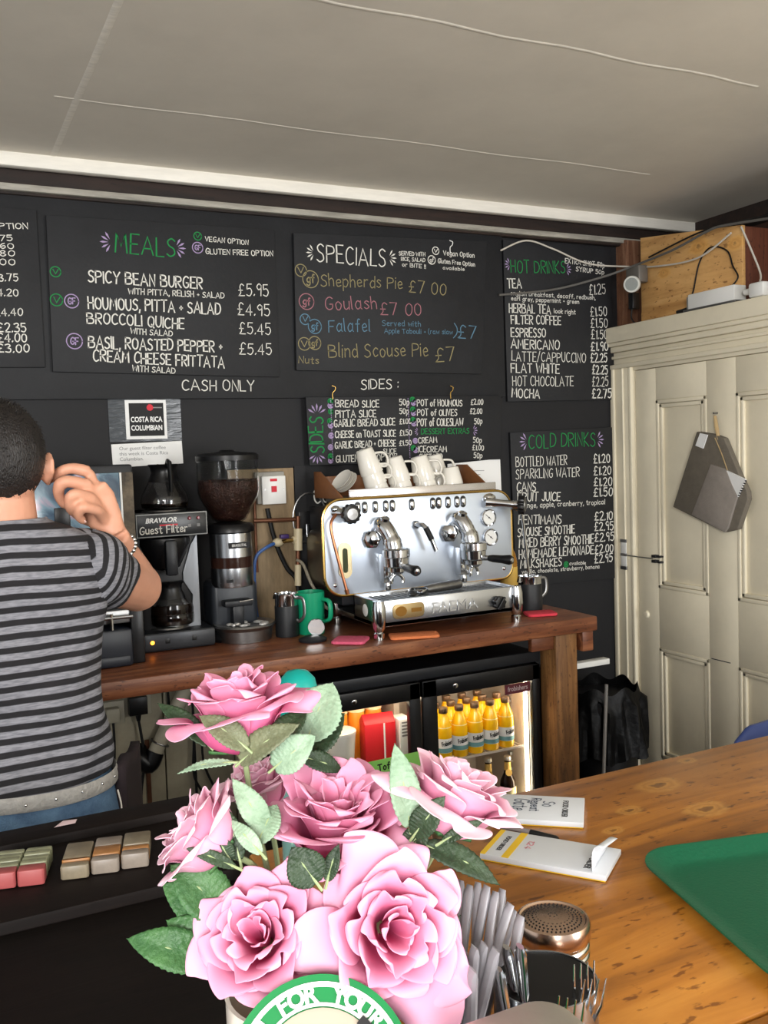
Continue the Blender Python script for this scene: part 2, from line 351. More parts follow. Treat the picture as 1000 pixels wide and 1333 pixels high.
b = MB(); b.cyl((.01, .03, .03), (.01, .07, .03), .014, .011); b.build('socket_end', WHITEP, ad)
def cable(name, pts, r, m, label, group=None):
    b = MB(); b.tube(spline(pts, 8), r, 8); o = b.build(name, m); tag(o, label, 'cable', group); return o
WCAB = mat('white_cable', (196, 190, 178), .5)
cable('loop_cable', [(2.80, 2.852, 2.185), (2.82, 2.853, 2.22), (2.84, 2.842, 2.324), (2.84, 2.795, 2.373), (2.84, 2.743, 2.373), (2.84, 2.688, 2.341), (2.83, 2.656, 2.281), (2.81, 2.612, 2.23), (2.80, 2.63, 2.1995)], .0032, BLACKR, 'black cable looping over the white power supply box')
cable('hanging_cable', [(2.188, 3.32, 2.253), (2.46, 3.31, 2.286), (2.671, 3.26, 2.337), (2.78, 3.185, 2.375), (2.78, 2.929, 2.394), (2.78, 2.735, 2.427), (2.78, 2.653, 2.429), (2.78, 2.436, 2.405)], .005, mat('grey_cable', (92, 90, 86), .5), 'long grey black cable sagging across hot drinks board to ceiling corner')
cable('hanging_cable', [(2.81, 3.098, 2.402), (2.81, 2.991, 2.418), (2.81, 2.83, 2.439), (2.81, 2.713, 2.442), (2.81, 2.594, 2.434), (2.81, 2.462, 2.425)], .0038, BLACKR, 'black cable running up across the pine box front')
cable('white_wire', [(2.205, 3.325, 2.44), (2.332, 3.32, 2.489), (2.472, 3.32, 2.463), (2.65, 3.31, 2.409), (2.832, 3.27, 2.398), (2.82, 3.04, 2.355), (2.82, 2.821, 2.346), (2.82, 2.653, 2.405)], .0038, WCAB, 'white wire looping above the hot drinks board')
cable('white_wire', [(2.83, 2.613, 2.42), (2.83, 2.566, 2.324), (2.83, 2.524, 2.229), (2.80, 2.50, 2.188)], .0038, WCAB, 'white wire dropping from ceiling corner to the plug adaptor')

# ------------------------------------------------------------------ chalk lettering
GL = {
'A': "0,0 2,6 4,0|.8,2 3.2,2", 'B': "0,0 0,6|~0,6 2.6,5.7 2.8,4 0,3.2|~0,3.2 3.3,2.8 3.2,.4 0,0", 'C': "~3.2,5.3 1.9,6 .4,4.6 .2,1.6 1.5,0 3.2,.7", 'D': "0,0 0,6|~0,6 2.5,5.3 3.4,3 2.5,.7 0,0",
'E': "2.8,6 0,6 0,0 2.8,0|0,3 2.3,3", 'F': "2.8,6 0,6 0,0|0,3 2.3,3", 'G': "~3.2,5.3 1.9,6 .4,4.6 .2,1.6 1.5,0 3,.7 3.2,2.6|3.3,2.6 1.9,2.6", 'H': "0,0 0,6|3,0 3,6|0,3 3,3", 'I': "0,0 0,6",
'J': "~2.2,6 2.2,1.4 1.3,0 0,.8", 'K': "0,0 0,6|2.8,6 0,2.8 3,0", 'L': "0,6 0,0 2.6,0", 'M': "0,0 .5,6 2,2 3.5,6 4,0", 'N': "0,0 0,6 3,0 3,6", 'O': "~1.8,6 .4,4.8 .2,1.6 1.7,0 3.2,1.2 3.4,4.4 1.8,6",
'P': "0,0 0,6|~0,6 2.7,5.6 2.9,3.6 0,2.8", 'Q': "~1.8,6 .4,4.8 .2,1.6 1.7,0 3.2,1.2 3.4,4.4 1.8,6|2.2,1.4 3.6,-.5", 'R': "0,0 0,6|~0,6 2.7,5.6 2.9,3.6 0,2.8|.9,2.8 3,0",
'S': "~2.9,5.3 1.7,6 .4,5 .8,3.6 2.4,2.6 2.7,.9 1.2,0 0,.7", 'T': "0,6 3.4,6|1.7,6 1.7,0", 'U': "~0,6 .1,1.6 1.5,0 2.9,1.6 3,6", 'V': "0,6 1.7,0 3.4,6", 'W': "0,6 1.1,0 2.4,4.4 3.5,0 4.6,6",
'X': "0,0 3.2,6|0,6 3.2,0", 'Y': "0,6 1.7,3 3.4,6|1.7,3 1.6,0", 'Z': "0,6 3,6 0,0 3,0",
'a': "~2.4,3.2 1.2,4 .1,2 1,.0 2.4,1.2|2.5,4 2.4,.5 2.9,0", 'b': "0,6.4 0,0|~0,3 1.4,4 2.5,2.4 1.5,0 0,.6", 'c': "~2.3,3.4 1.2,4 .1,2.2 1,0 2.3,.7", 'd': "~2.4,3.2 1.2,4 .1,2 1,0 2.4,1|2.5,6.4 2.5,0",
'e': "~.2,2 2.3,2.4 1.6,4 .2,2.8 .7,.2 2.4,.6", 'f': "~2.2,6 1.4,6.2 1,4.5 .9,0|0,3.8 2,3.8", 'g': "~2.4,3.2 1.2,4 .1,2.2 1,.4 2.4,1.4|~2.5,4 2.4,-1 1.2,-2 0,-1.2", 'h': "0,6.4 0,0|~0,2.6 1.2,4 2.2,3 2.3,0",
'i': "0,4 0,0|0,5.3 .15,5.6", 'j': "~1,4 1,-1 .4,-2 -.4,-1.5|1,5.3 1.15,5.6", 'k': "0,6.4 0,0|2.1,4 0,1.8 2.2,0", 'l': "0,6.4 0,.3 .4,0", 'm': "0,4 0,0|~0,2.6 1,4 1.7,3 1.7,0|~1.7,2.6 2.7,4 3.4,3 3.4,0",
'n': "0,4 0,0|~0,2.6 1.2,4 2.2,3 2.3,0", 'o': "~1.2,4 .1,2.6 .6,.2 1.8,.1 2.5,2.4 1.2,4", 'p': "0,4 0,-2|~0,3 1.4,4 2.5,2.4 1.5,0 0,.6", 'q': "~2.4,3.2 1.2,4 .1,2.2 1,.2 2.4,1|2.5,4 2.5,-2",
'r': "0,4 0,0|~0,2.6 .8,3.8 1.8,3.8", 's': "~2,3.4 1,4 .2,3.2 1.2,2.2 2,1 1,0 0,.6", 't': "~1,5.6 1,.8 1.6,0 2.1,.4|0,4 2,4", 'u': "~0,4 .1,1 1,0 2.2,1.2|2.3,4 2.3,0", 'v': "0,4 1.1,0 2.2,4", 'w': "0,4 .8,0 1.6,3 2.4,0 3.2,4",
'x': "0,0 2.2,4|0,4 2.2,0", 'y': "0,4 1.1,.6|2.3,4 .6,-2", 'z': "0,4 2.2,4 0,0 2.2,0",
'0': "~1.5,6 .3,4.6 .2,1.5 1.4,0 2.6,1.4 2.7,4.6 1.5,6", '1': "0,4.9 .7,6 .7,0", '2': "~0,5 1.3,6 2.6,4.8 1.9,2.6 0,0|0,0 2.8,0", '3': "~0,5.4 1.6,6 2.5,4.8 1,3.2|~1,3.2 2.7,2.4 2.1,.2 0,.4", '4': "2.1,0 2.1,6 0,1.8 2.9,1.8",
'5': "2.6,6 .4,6 .2,3.4|~.2,3.4 1.9,3.8 2.7,2 1.6,0 0,.6", '6': "~2.4,5.6 1,4.6 .2,2 1.3,0 2.6,1.2 2.2,3 .4,2", '7': "0,6 2.8,6 1,0", '8': "~1.4,3.2 .3,4.6 1.4,6 2.5,4.8 1.4,3.2 .2,1.4 1.4,0 2.7,1.4 1.4,3.2", '9': "~2.5,4.2 1.2,3 .2,4.6 1.4,6 2.5,4.9|2.5,5.2 2.2,0",
'£': "~2.9,5.2 1.8,6 .9,4.6 1.1,1.6 0,0|0,0 3,0|.1,2.8 2.1,2.8", ',': ".3,.5 0,-1.1", '.': "0,0 .35,.6", '+': "0,2.6 1.7,2.6|.85,3.5 .85,1.7", ':': "0,1 .1,1.4|0,4 .1,4.4", '/': "0,-.4 2.4,6.4", '(': "~1,7 0,4.5 0,1.5 1,-.8", ')': "~0,7 1,4.5 1,1.5 0,-.8", '!': "0,6 0,1.8|0,0 .1,.4", "'": "0,6 0,5"}
GP = {}
def glyph(ch):
    if ch not in GP:
        st = []
        for s in GL[ch].split('|'):
            sm = s.startswith('~'); pts = [tuple(map(float, p.split(','))) for p in s.lstrip('~').split()]
            if sm: pts = [(p.x, p.y) for p in spline([(x, y, 0) for x, y in pts], 5)]
            st.append(pts)
        GP[ch] = (st, max(p[0] for s in st for p in s))
    return GP[ch]
def ribbon(b, pts, w, fx):
    pts = [V((p[0], p[1])) for p in pts]; n = len(pts); L = []; Rr = []
    for i, p in enumerate(pts):
        t = pts[min(i+1, n-1)] - pts[max(i-1, 0)]
        if t.length < 1e-9: t = V((1, 0))
        t.normalize(); nn = V((-t.y, t.x))
        e = t * (w*.4 if i == n-1 else (-w*.4 if i == 0 else 0))
        k = 1.0
        if 0 < i < n-1:
            a = (pts[i+1]-p); c = (p-pts[i-1])
            if a.length > 1e-9 and c.length > 1e-9: k = min(1.6, 1/max(.4, math.sqrt(max(.01, (1+a.normalized().dot(c.normalized()))/2))))
        L.append(p+e+nn*w*.5*k); Rr.append(p+e-nn*w*.5*k)
    b.add([fx(q.x, q.y) for q in L+Rr], [(i, i+1, n+i+1, n+i) for i in range(n-1)])
def write(b, s, x0, z0, x1, z1, h, fx, wk=.125, jig=.25):
    adv = []; x = 0; pos = []
    for ch in s:
        if ch == ' ': x += 2.3; continue
        st, gw = glyph(ch); pos.append((ch, x)); x += gw + 1.15
    x -= 1.15; ln = math.hypot(x1-x0, z1-z0); sx = ln/max(x, .5); ux, uz = (x1-x0)/ln, (z1-z0)/ln; sz = h/6
    for ch, gx in pos:
        dy = random.uniform(-jig, jig); sl = random.uniform(-.03, .06); kk = random.uniform(.95, 1.05)
        for st in glyph(ch)[0]:
            pts = []
            for px_, pz_ in st:
                q = gx + px_ + sl*pz_; z = pz_*kk + dy
                pts.append((x0 + ux*q*sx - uz*z*sz, z0 + uz*q*sx + ux*z*sz))
            ribbon(b, pts, wk*h*.75+.0012, fx)
BOARDS = {
 'left': {
  't': [('OPTION', 'w', 0.217, 2.381, 0.328, 2.389, 0.021), ('.75', 'w', 0.229, 2.343, 0.278, 2.347, 0.021), ('.60', 'w', 0.228, 2.318, 0.281, 2.321, 0.02), ('.80', 'w', 0.226, 2.293, 0.282, 2.296, 0.021), ('.00', 'w', 0.225, 2.264, 0.282, 2.268, 0.021), ('3.75', 'w', 0.229, 2.212, 0.288, 2.215, 0.026), ('4.20', 'w', 0.222, 2.163, 0.286, 2.166, 0.025), ('£4.40', 'w', 0.21, 2.099, 0.296, 2.102, 0.026), ('£2.35', 'w', 0.216, 2.046, 0.304, 2.049, 0.032), ('£4.00', 'w', 0.214, 2.013, 0.304, 2.015, 0.032), ('£3.00', 'w', 0.212, 1.98, 0.31, 1.981, 0.031)],
  'b': [],
  'f': [],
  'q': [(0.109, 2.46), (0.358, 2.452), (0.358, 1.932), (0.078, 1.922)],
 },
 'meals': {
  't': [('MEALS', 'g', 0.609, 2.332, 0.817, 2.325, 0.074), ('VEGAN OPTION', 'w', 0.929, 2.389, 1.09, 2.387, 0.019), ('GLUTEN FREE OPTION', 'w', 0.929, 2.344, 1.185, 2.351, 0.021), ('SPICY BEAN BURGER', 'w', 0.514, 2.223, 0.91, 2.218, 0.045), ('£5.95', 'w', 1.046, 2.199, 1.161, 2.204, 0.048), ('WITH PITTA, RELISH + SALAD', 'w', 0.647, 2.189, 0.99, 2.188, 0.022), ('HOUMOUS, PITTA + SALAD', 'w', 0.509, 2.134, 0.973, 2.129, 0.045), ('£4.95', 'w', 1.039, 2.13, 1.163, 2.131, 0.048), ('BROCCOLI QUICHE', 'w', 0.502, 2.084, 0.836, 2.073, 0.041), ('£5.45', 'w', 1.042, 2.061, 1.163, 2.06, 0.046), ('WITH SALAD', 'w', 0.647, 2.051, 0.793, 2.046, 0.022), ('BASIL, ROASTED PEPPER +', 'w', 0.502, 1.999, 0.972, 1.992, 0.045), ('£5.45', 'w', 1.038, 1.986, 1.163, 1.985, 0.046), ('CREAM CHEESE FRITTATA', 'w', 0.516, 1.955, 0.978, 1.936, 0.043), ('WITH SALAD', 'w', 0.646, 1.921, 0.797, 1.914, 0.022)],
  'b': [('V', 'g', 0.902, 2.405, 0.014), ('GF', 'v', 0.9, 2.364, 0.019), ('V', 'g', 0.408, 2.252, 0.017), ('V', 'g', 0.406, 2.158, 0.02), ('GF', 'v', 0.455, 2.156, 0.023), ('GF', 'v', 0.457, 2.021, 0.026)],
  'f': [('v', 0.598, 2.363, 0.04, 180), ('v', 0.819, 2.358, 0.039, 0)],
  'q': [(0.388, 2.439), (1.195, 2.45), (1.192, 1.903), (0.382, 1.917)],
 },
 'panel': {
  't': [('CASH ONLY', 'w', 0.824, 1.855, 1.095, 1.852, 0.038), ('SIDES :', 'w', 1.536, 1.858, 1.699, 1.861, 0.037)],
  'b': [],
  'f': [],
 },
 'specials': {
  't': [('SPECIALS', 'w', 1.362, 2.341, 1.653, 2.339, 0.074), ('SERVED WITH', 'w', 1.715, 2.388, 1.833, 2.391, 0.017), ('RICE, SALAD', 'w', 1.724, 2.367, 1.832, 2.368, 0.016), ('or BITE !!', 'w', 1.728, 2.345, 1.834, 2.342, 0.017), ('Vegan Option', 'w', 1.919, 2.401, 2.065, 2.4, 0.021), ('Gluten Free Option', 'w', 1.892, 2.368, 2.067, 2.364, 0.019), ('available', 'w', 1.914, 2.344, 2.016, 2.343, 0.014), ('Shepherds Pie', 't', 1.374, 2.251, 1.725, 2.257, 0.049), ('£7 00', 't', 1.754, 2.245, 1.924, 2.241, 0.053), ('Goulash', 'p', 1.389, 2.161, 1.608, 2.173, 0.053), ('£7 00', 'p', 1.624, 2.151, 1.807, 2.154, 0.053), ('Falafel', 'b', 1.399, 2.076, 1.575, 2.085, 0.051), ('Served with', 'b', 1.63, 2.107, 1.802, 2.109, 0.023), ('Apple Tabouli + (raw slaw', 'b', 1.638, 2.078, 1.95, 2.082, 0.021), (')', 'b', 1.955, 2.073, 1.971, 2.073, 0.054), ('£7', 'b', 1.976, 2.069, 2.06, 2.066, 0.06), ('Blind Scouse Pie', 't', 1.395, 1.98, 1.832, 1.991, 0.056), ('£7', 't', 1.867, 1.967, 1.957, 1.973, 0.061), ('Nuts', 't', 1.27, 1.956, 1.352, 1.954, 0.03)],
  'b': [('V', 'w', 1.883, 2.416, 0.015), ('gf', 'w', 1.863, 2.378, 0.017), ('V', 't', 1.294, 2.305, 0.023), ('gf', 't', 1.332, 2.274, 0.032), ('gf', 'p', 1.312, 2.189, 0.03), ('V', 'b', 1.303, 2.122, 0.02), ('gf', 'b', 1.342, 2.096, 0.027), ('V', 't', 1.296, 2.029, 0.024), ('gf', 't', 1.339, 2.033, 0.025)],
  'f': [('w', 1.352, 2.374, 0.035, 180), ('w', 1.668, 2.375, 0.036, 0)],
  'q': [(1.271, 2.444), (2.131, 2.471), (2.087, 1.92), (1.261, 1.929)],
 },
 'sides': {
  't': [('BREAD SLICE', 'w', 1.414, 1.788, 1.602, 1.786, 0.03), ('50p', 'w', 1.694, 1.793, 1.737, 1.794, 0.027), ('PITTA SLICE', 'w', 1.413, 1.748, 1.587, 1.748, 0.03), ('50p', 'w', 1.693, 1.758, 1.733, 1.758, 0.025), ('GARLIC BREAD SLICE', 'w', 1.406, 1.712, 1.67, 1.714, 0.031), ('£1.00', 'w', 1.691, 1.718, 1.744, 1.719, 0.024), ('CHEESE on TOAST SLICE', 'w', 1.408, 1.669, 1.671, 1.669, 0.029), ('£1.50', 'w', 1.69, 1.671, 1.744, 1.673, 0.024), ('GARLIC BREAD + CHEESE', 'w', 1.406, 1.628, 1.67, 1.63, 0.029), ('£1.50', 'w', 1.687, 1.631, 1.741, 1.632, 0.022), ('SLICE', 'w', 1.614, 1.602, 1.671, 1.6, 0.021), ('GLUTEN FREE OPTION', 'w', 1.408, 1.574, 1.673, 1.575, 0.029), ('POT of HOUMOUS', 'w', 1.774, 1.789, 1.985, 1.787, 0.029), ('£2.00', 'w', 2.028, 1.793, 2.087, 1.793, 0.025), ('POT of OLIVES', 'w', 1.773, 1.75, 1.959, 1.748, 0.029), ('£2.00', 'w', 2.023, 1.754, 2.081, 1.754, 0.025), ('POT of COLESLAW', 'w', 1.771, 1.708, 1.987, 1.707, 0.033), ('50p', 'w', 2.042, 1.712, 2.08, 1.712, 0.026), ('CREAM', 'w', 1.774, 1.638, 1.86, 1.64, 0.026), ('50p', 'w', 2.034, 1.634, 2.074, 1.633, 0.025), ('ICECREAM', 'w', 1.772, 1.602, 1.904, 1.6, 0.027), ('£1.00', 'w', 2.029, 1.603, 2.084, 1.601, 0.024), ('50p', 'w', 2.034, 1.57, 2.075, 1.569, 0.024), ('CUSTARD', 'w', 1.774, 1.572, 1.884, 1.571, 0.025), ('DESSERT EXTRAS', 'g', 1.788, 1.675, 2.015, 1.673, 0.025)],
  'b': [('', 'g', 1.394, 1.811, 0.009), ('', 'v', 1.393, 1.794, 0.009), ('', 'g', 1.393, 1.771, 0.008), ('', 'g', 1.389, 1.734, 0.009), ('', 'v', 1.391, 1.718, 0.009), ('', 'v', 1.391, 1.678, 0.009), ('', 'v', 1.387, 1.633, 0.009), ('', 'g', 1.386, 1.598, 0.009), ('', 'v', 1.385, 1.581, 0.008), ('', 'g', 1.753, 1.815, 0.009), ('', 'v', 1.757, 1.802, 0.009), ('', 'g', 1.753, 1.775, 0.009), ('', 'v', 1.756, 1.761, 0.009), ('', 'g', 1.752, 1.733, 0.009), ('', 'v', 1.756, 1.719, 0.009), ('', 'v', 1.76, 1.649, 0.009), ('', 'g', 1.75, 1.62, 0.009), ('', 'v', 1.76, 1.611, 0.009)],
  'f': [('v', 1.336, 1.76, 0.043, 90), ('v', 1.33, 1.609, 0.039, 270), ('v', 1.776, 1.686, 0.019, 180), ('v', 2.032, 1.685, 0.026, 0)],
  'q': [(1.293, 1.827), (2.178, 1.83), (2.17, 1.56), (1.298, 1.566)],
  'side': (1.359, 1.614, 1.749, 0.058),
 },
 'hot': {
  't': [('HOT DRINKS', 'g', 2.261, 2.354, 2.545, 2.365, 0.059), ('EXTRA SHOT 50p', 'w', 2.546, 2.41, 2.764, 2.401, 0.024), ('SYRUP 50p', 'w', 2.604, 2.378, 2.76, 2.371, 0.022), ('TEA', 'w', 2.241, 2.288, 2.312, 2.291, 0.044), ('£1.25', 'w', 2.676, 2.279, 2.767, 2.285, 0.049), ('english breakfast, decaff, redbush,', 'w', 2.255, 2.258, 2.708, 2.257, 0.019), ('earl grey, peppermint + green', 'w', 2.258, 2.236, 2.617, 2.235, 0.019), ('HERBAL TEA', 'w', 2.246, 2.184, 2.462, 2.185, 0.042), ('look right', 'w', 2.481, 2.19, 2.596, 2.188, 0.021), ('£1.50', 'w', 2.68, 2.184, 2.772, 2.187, 0.046), ('FILTER COFFEE', 'w', 2.255, 2.137, 2.515, 2.14, 0.041), ('£1.50', 'w', 2.68, 2.134, 2.774, 2.134, 0.047), ('ESPRESSO', 'w', 2.253, 2.083, 2.432, 2.083, 0.043), ('£1.50', 'w', 2.682, 2.083, 2.773, 2.085, 0.046), ('AMERICANO', 'w', 2.251, 2.033, 2.504, 2.031, 0.044), ('£1.90', 'w', 2.678, 2.031, 2.775, 2.032, 0.045), ('LATTE/CAPPUCCINO', 'w', 2.253, 1.98, 2.647, 1.976, 0.046), ('£2.25', 'w', 2.676, 1.979, 2.767, 1.98, 0.044), ('FLAT WHITE', 'w', 2.248, 1.93, 2.501, 1.928, 0.044), ('£2.25', 'w', 2.683, 1.927, 2.769, 1.927, 0.044), ('HOT CHOCOLATE', 'w', 2.254, 1.874, 2.576, 1.872, 0.047), ('£2.25', 'w', 2.682, 1.872, 2.771, 1.872, 0.047), ('MOCHA', 'w', 2.248, 1.824, 2.392, 1.82, 0.044), ('£2.75', 'w', 2.68, 1.818, 2.788, 1.819, 0.045)],
  'b': [],
  'f': [('v', 2.258, 2.387, 0.03, 180), ('v', 2.55, 2.383, 0.03, 0)],
  'q': [(2.225, 2.489), (2.802, 2.494), (2.812, 1.811), (2.227, 1.805)],
 },
 'cold': {
  't': [('COLD DRINKS', 'g', 2.33, 1.602, 2.691, 1.604, 0.067), ('BOTTLED WATER', 'w', 2.26, 1.525, 2.532, 1.524, 0.047), ('£1.20', 'w', 2.681, 1.525, 2.773, 1.526, 0.044), ('SPARKLING WATER', 'w', 2.258, 1.472, 2.599, 1.47, 0.046), ('£1.20', 'w', 2.68, 1.472, 2.778, 1.471, 0.043), ('CANS', 'w', 2.262, 1.417, 2.36, 1.416, 0.044), ('£1.20', 'w', 2.679, 1.422, 2.782, 1.421, 0.043), ('FRUIT JUICE', 'w', 2.265, 1.376, 2.49, 1.366, 0.042), ('£1.50', 'w', 2.677, 1.375, 2.784, 1.374, 0.044), ('orange, apple, cranberry, tropical', 'w', 2.264, 1.345, 2.74, 1.337, 0.023), ('FENTIMANS', 'w', 2.266, 1.276, 2.493, 1.265, 0.043), ('£2.10', 'w', 2.679, 1.266, 2.781, 1.262, 0.043), ('SCOUSE SMOOTHIE', 'w', 2.26, 1.222, 2.565, 1.216, 0.042), ('£2.95', 'w', 2.678, 1.218, 2.785, 1.217, 0.043), ('MIXED BERRY SMOOTHIE', 'w', 2.266, 1.174, 2.669, 1.163, 0.045), ('£2.95', 'w', 2.677, 1.17, 2.787, 1.166, 0.043), ('HOMEMADE LEMONADE', 'w', 2.264, 1.125, 2.668, 1.115, 0.044), ('£2.00', 'w', 2.676, 1.115, 2.782, 1.115, 0.043), ('MILKSHAKES', 'w', 2.27, 1.083, 2.489, 1.076, 0.041), ('available', 'w', 2.533, 1.075, 2.623, 1.07, 0.016), ('£2.95', 'w', 2.674, 1.071, 2.776, 1.071, 0.043), ('vanilla, chocolate, strawberry, banana', 'w', 2.277, 1.058, 2.701, 1.046, 0.018)],
  'b': [('', 'g', 2.515, 1.079, 0.011)],
  'f': [('v', 2.323, 1.632, 0.043, 180), ('v', 2.7, 1.631, 0.042, 0)],
  'q': [(2.235, 1.673), (2.804, 1.686), (2.814, 0.992), (2.246, 1.003)],
 },
 'wall': {
  't': [('Cold', 'w', 1.327, 1.416, 1.426, 1.427, 0.058)],
  'b': [],
  'f': [],
 },
}
BINFO = {
 'left': ('menu_board', 'black chalkboard cut off by the left edge, prices in white', .016),
 'meals': ('menu_board', 'black chalkboard headed MEALS in green', .016),
 'specials': ('menu_board', 'black chalkboard headed SPECIALS with pastel chalk writing', .016),
 'sides': ('menu_board', 'low wide chalkboard hung on hooks, SIDES written down its edge', .012),
 'hot': ('menu_board', 'tall chalkboard headed HOT DRINKS in green beside the door', .014),
 'cold': ('menu_board', 'tall chalkboard headed COLD DRINKS in green beside the door', .014)}
for key, (nm, lab, th) in BINFO.items():
    D = BOARDS[key]; yf = {'left': 3.3135, 'meals': 3.3135, 'specials': 3.3135, 'sides': 3.3115, 'hot': 3.3345, 'cold': 3.3345}[key]
    q = list(D['q'])
    if key == 'left': q[0] = (-.5, q[0][1]+.01); q[3] = (-.5, q[3][1])
    root = thing(nm, lab, 'chalkboard', (sum(p[0] for p in q)/4, yf+th, min(p[1] for p in q)), 0, 'chalkboard menus on the black wall')
    ox, oy, oz = root.location
    b = MB(); vs = [(x-ox, 0, z-oz) for x, z in q] + [(x-ox, -th, z-oz) for x, z in q]
    b.add(vs, [(0,1,2,3), (7,6,5,4), (0,4,5,1), (1,5,6,2), (2,6,7,3), (3,7,4,0)]); b.build('panel', BLACK, root, bevel=.0015)
    fx = lambda x, z: (x-ox, -th-.0008, z-oz)
    for i, (s, c, x0, z0, x1, z1, h) in enumerate(D.get('t', [])):
        b = MB(); write(b, s, x0, z0, x1, z1, h*.88, fx, .07 if h > .045 else (.085 if key == 'specials' and c != 'w' else .12))
        b.build('heading' if h > .045 and i == 0 else ('price' if s[0] in '£.0123456789' else 'menu_line'), CHALK[c], root, smooth=0)
    if 'side' in D:
        xs, z0, z1, h = D['side']; b = MB(); write(b, 'SIDES', 0, 0, z1-z0, 0, h, lambda u, v: (xs - v - ox, -th-.0008, z0 + u - oz), .1); b.build('heading', CHALK['g'], root, smooth=0)
        for xd in (1.395, 1.733):
            b = MB()
            for k in range(34): b.box(xd-ox-.0015, xd-ox+.0015, -th-.001, -th, 1.58+k*.0072-oz, 1.5835+k*.0072-oz)
            b.build('dotted_rule', CHALK['v'], root, smooth=0)
    for s, c, x, z, r in D.get('b', []):
        b = MB(); ribbon(b, [(x+r*math.cos(t*PI/12), z+r*math.sin(t*PI/12)) for t in range(25)], .0035 if r > .012 else .006, fx)
        if s: write(b, s, x-r*.5, z-r*.42, x+r*.5, z-r*.42, r*.9, fx, .16)
        elif r < .012: ribbon(b, [(x-r*.5, z), (x+r*.5, z)], r, fx)
        b.build('badge', CHALK[c], root, smooth=0)
    for c, x, z, r, an in D.get('f', []):
        b = MB()
        for k in (-60, -30, 0, 30, 60):
            a = R(an+k); p0 = (x+.25*r*math.cos(a), z+.25*r*math.sin(a)); p1 = (x+r*math.cos(a), z+r*math.sin(a)); n_ = (-math.sin(a)*r*.09, math.cos(a)*r*.09)
            mid = ((p0[0]*.35+p1[0]*.65), (p0[1]*.35+p1[1]*.65))
            b.add([fx(*p0), fx(mid[0]+n_[0], mid[1]+n_[1]), fx(*p1), fx(mid[0]-n_[0], mid[1]-n_[1])], [(0,1,2,3)])
        b.build('flourish', CHALK[c], root, smooth=0)
    if key in ('sides', 'specials'):
        for hx in ((1.403, 1.93) if key == 'sides' else (1.95,)):
            z = max(p[1] for p in q); b = MB()
            zz = z - (.05 if key == 'specials' else 0)
            b.tube(spline([(hx-ox, -th-.003, zz-oz-.012), (hx-ox, -th-.003, zz-oz+.012), (hx-ox+.01, -th-.003, zz-oz+.022), (hx-ox+.012, -th-.003, zz-oz+.035), (hx-ox-.002, -th-.003, zz-oz+.04)]), .002, 6)
            b.build('hanging_hook', BRASS if key == 'sides' else WHITEP, root)
for key, lab, yy in (('panel', None, 3.3295), ('wall', None, 3.349)):
    for s, c, x0, z0, x1, z1, h in BOARDS[key]['t']:
        b = MB(); write(b, s, x0, z0, x1, z1, h, lambda x, z: (x, yy, z), .1)
        o = b.build('wall_lettering', CHALK[c], None, smooth=0)
        tag(o, {'CASH ONLY': 'white chalk words CASH ONLY on the black panelling below the meals board', 'SIDES :': 'white chalk word SIDES on the panelling above the hung board', 'Cold': 'white chalk letters half hidden left of the espresso machine'}[s], 'lettering')
# price notice in a plastic sleeve
nt_ = thing('coffee_notice', 'COSTA RICA COLUMBIAN notice in a plastic sleeve taped to the wall', 'sign', (.69, 3.349, 1.60))
b = MB(); b.box(-.128, .128, -.003, 0, .075, .225); b.build('plastic_sleeve', mat('grey_plastic_sleeve', (62, 66, 70), .16, bump=.25, bscale=14, stretch=(1,1,6)), nt_)
b = MB(); b.box(-.07, .075, -.005, -.002, .083, .222); b.build('white_card', WHITE, nt_)
b = MB(); b.box(-.057, .065, -.006, -.004, .094, .211); b.build('black_label', INK, nt_)
FR = lambda x, y, z: Matrix.Translation((x, y, z)) @ RX90
print_text('COSTA RICA', .026, FR(.003, -.0064, .152), 'lettering', WHITE, nt_, sx=.74, bold=.0007)
print_text('COLUMBIAN', .026, FR(.003, -.0064, .122), 'lettering', WHITE, nt_, sx=.74, bold=.0007)
b = MB(); b.lathe([(0, .0), (.0115, 0), (.0115, .0008)], 24, facing(.017, -.006, .195)); b.build('red_dot', REDINK, nt_)
b = MB(); b.box(-.0, .04, -.0066, -.006, .1925, .1965, Matrix.Translation((.02, 0, 0))); b.build('grey_strapline', mat('grey_ink', (130, 130, 130), .7), nt_)
b = MB(); b.box(-.122, .128, -.004, 0, -.012, .07, Matrix.Rotation(R(-1.5), 4, 'Y')); b.build('white_slip', WHITE, nt_)
for s, z, wd in (('Our guest filter coffee', .05, 1), ('this week is Costa Rica', .031, 1), ('Columbian.', .012, 1)):
    print_text(s, .018, FR(-.098, -.0046, z+.001), 'slip_lettering', mat('grey_print', (150, 150, 150), .8), nt_, align='LEFT', sx=1.02)

# ------------------------------------------------------------------ back worktop and its post
wt = thing('worktop', 'reddish varnished wooden worktop along the black wall', 'worktop', (0, 0, 0))
b = MB(); b.box(-1.9, 2.19, 2.72, 3.335, .915, .97); b.build('slab', REDW, wt, bevel=.006)
b = MB(); b.box(2.03, 2.13, 2.765, 2.87, 0, .9148); tag(b.build('wooden_post', POSTW, None, bevel=.008), 'rough brown wooden post under the right end of the worktop', 'post')
b = MB(); b.box(2.135, 2.185, 2.74, 2.80, .838, .915); b.build('apron_block', REDW, wt, bevel=.004)
b = MB(); b.box(1.93, 2.03, 2.775, 2.80, .855, .915); b.build('apron_block', REDW, wt, bevel=.004)
b = MB(); b.box(-1.9, 2.1, 3.31, 3.333, .87, .915); b.build('wall_batten', POSTW, wt, bevel=.004)
ZT = .971
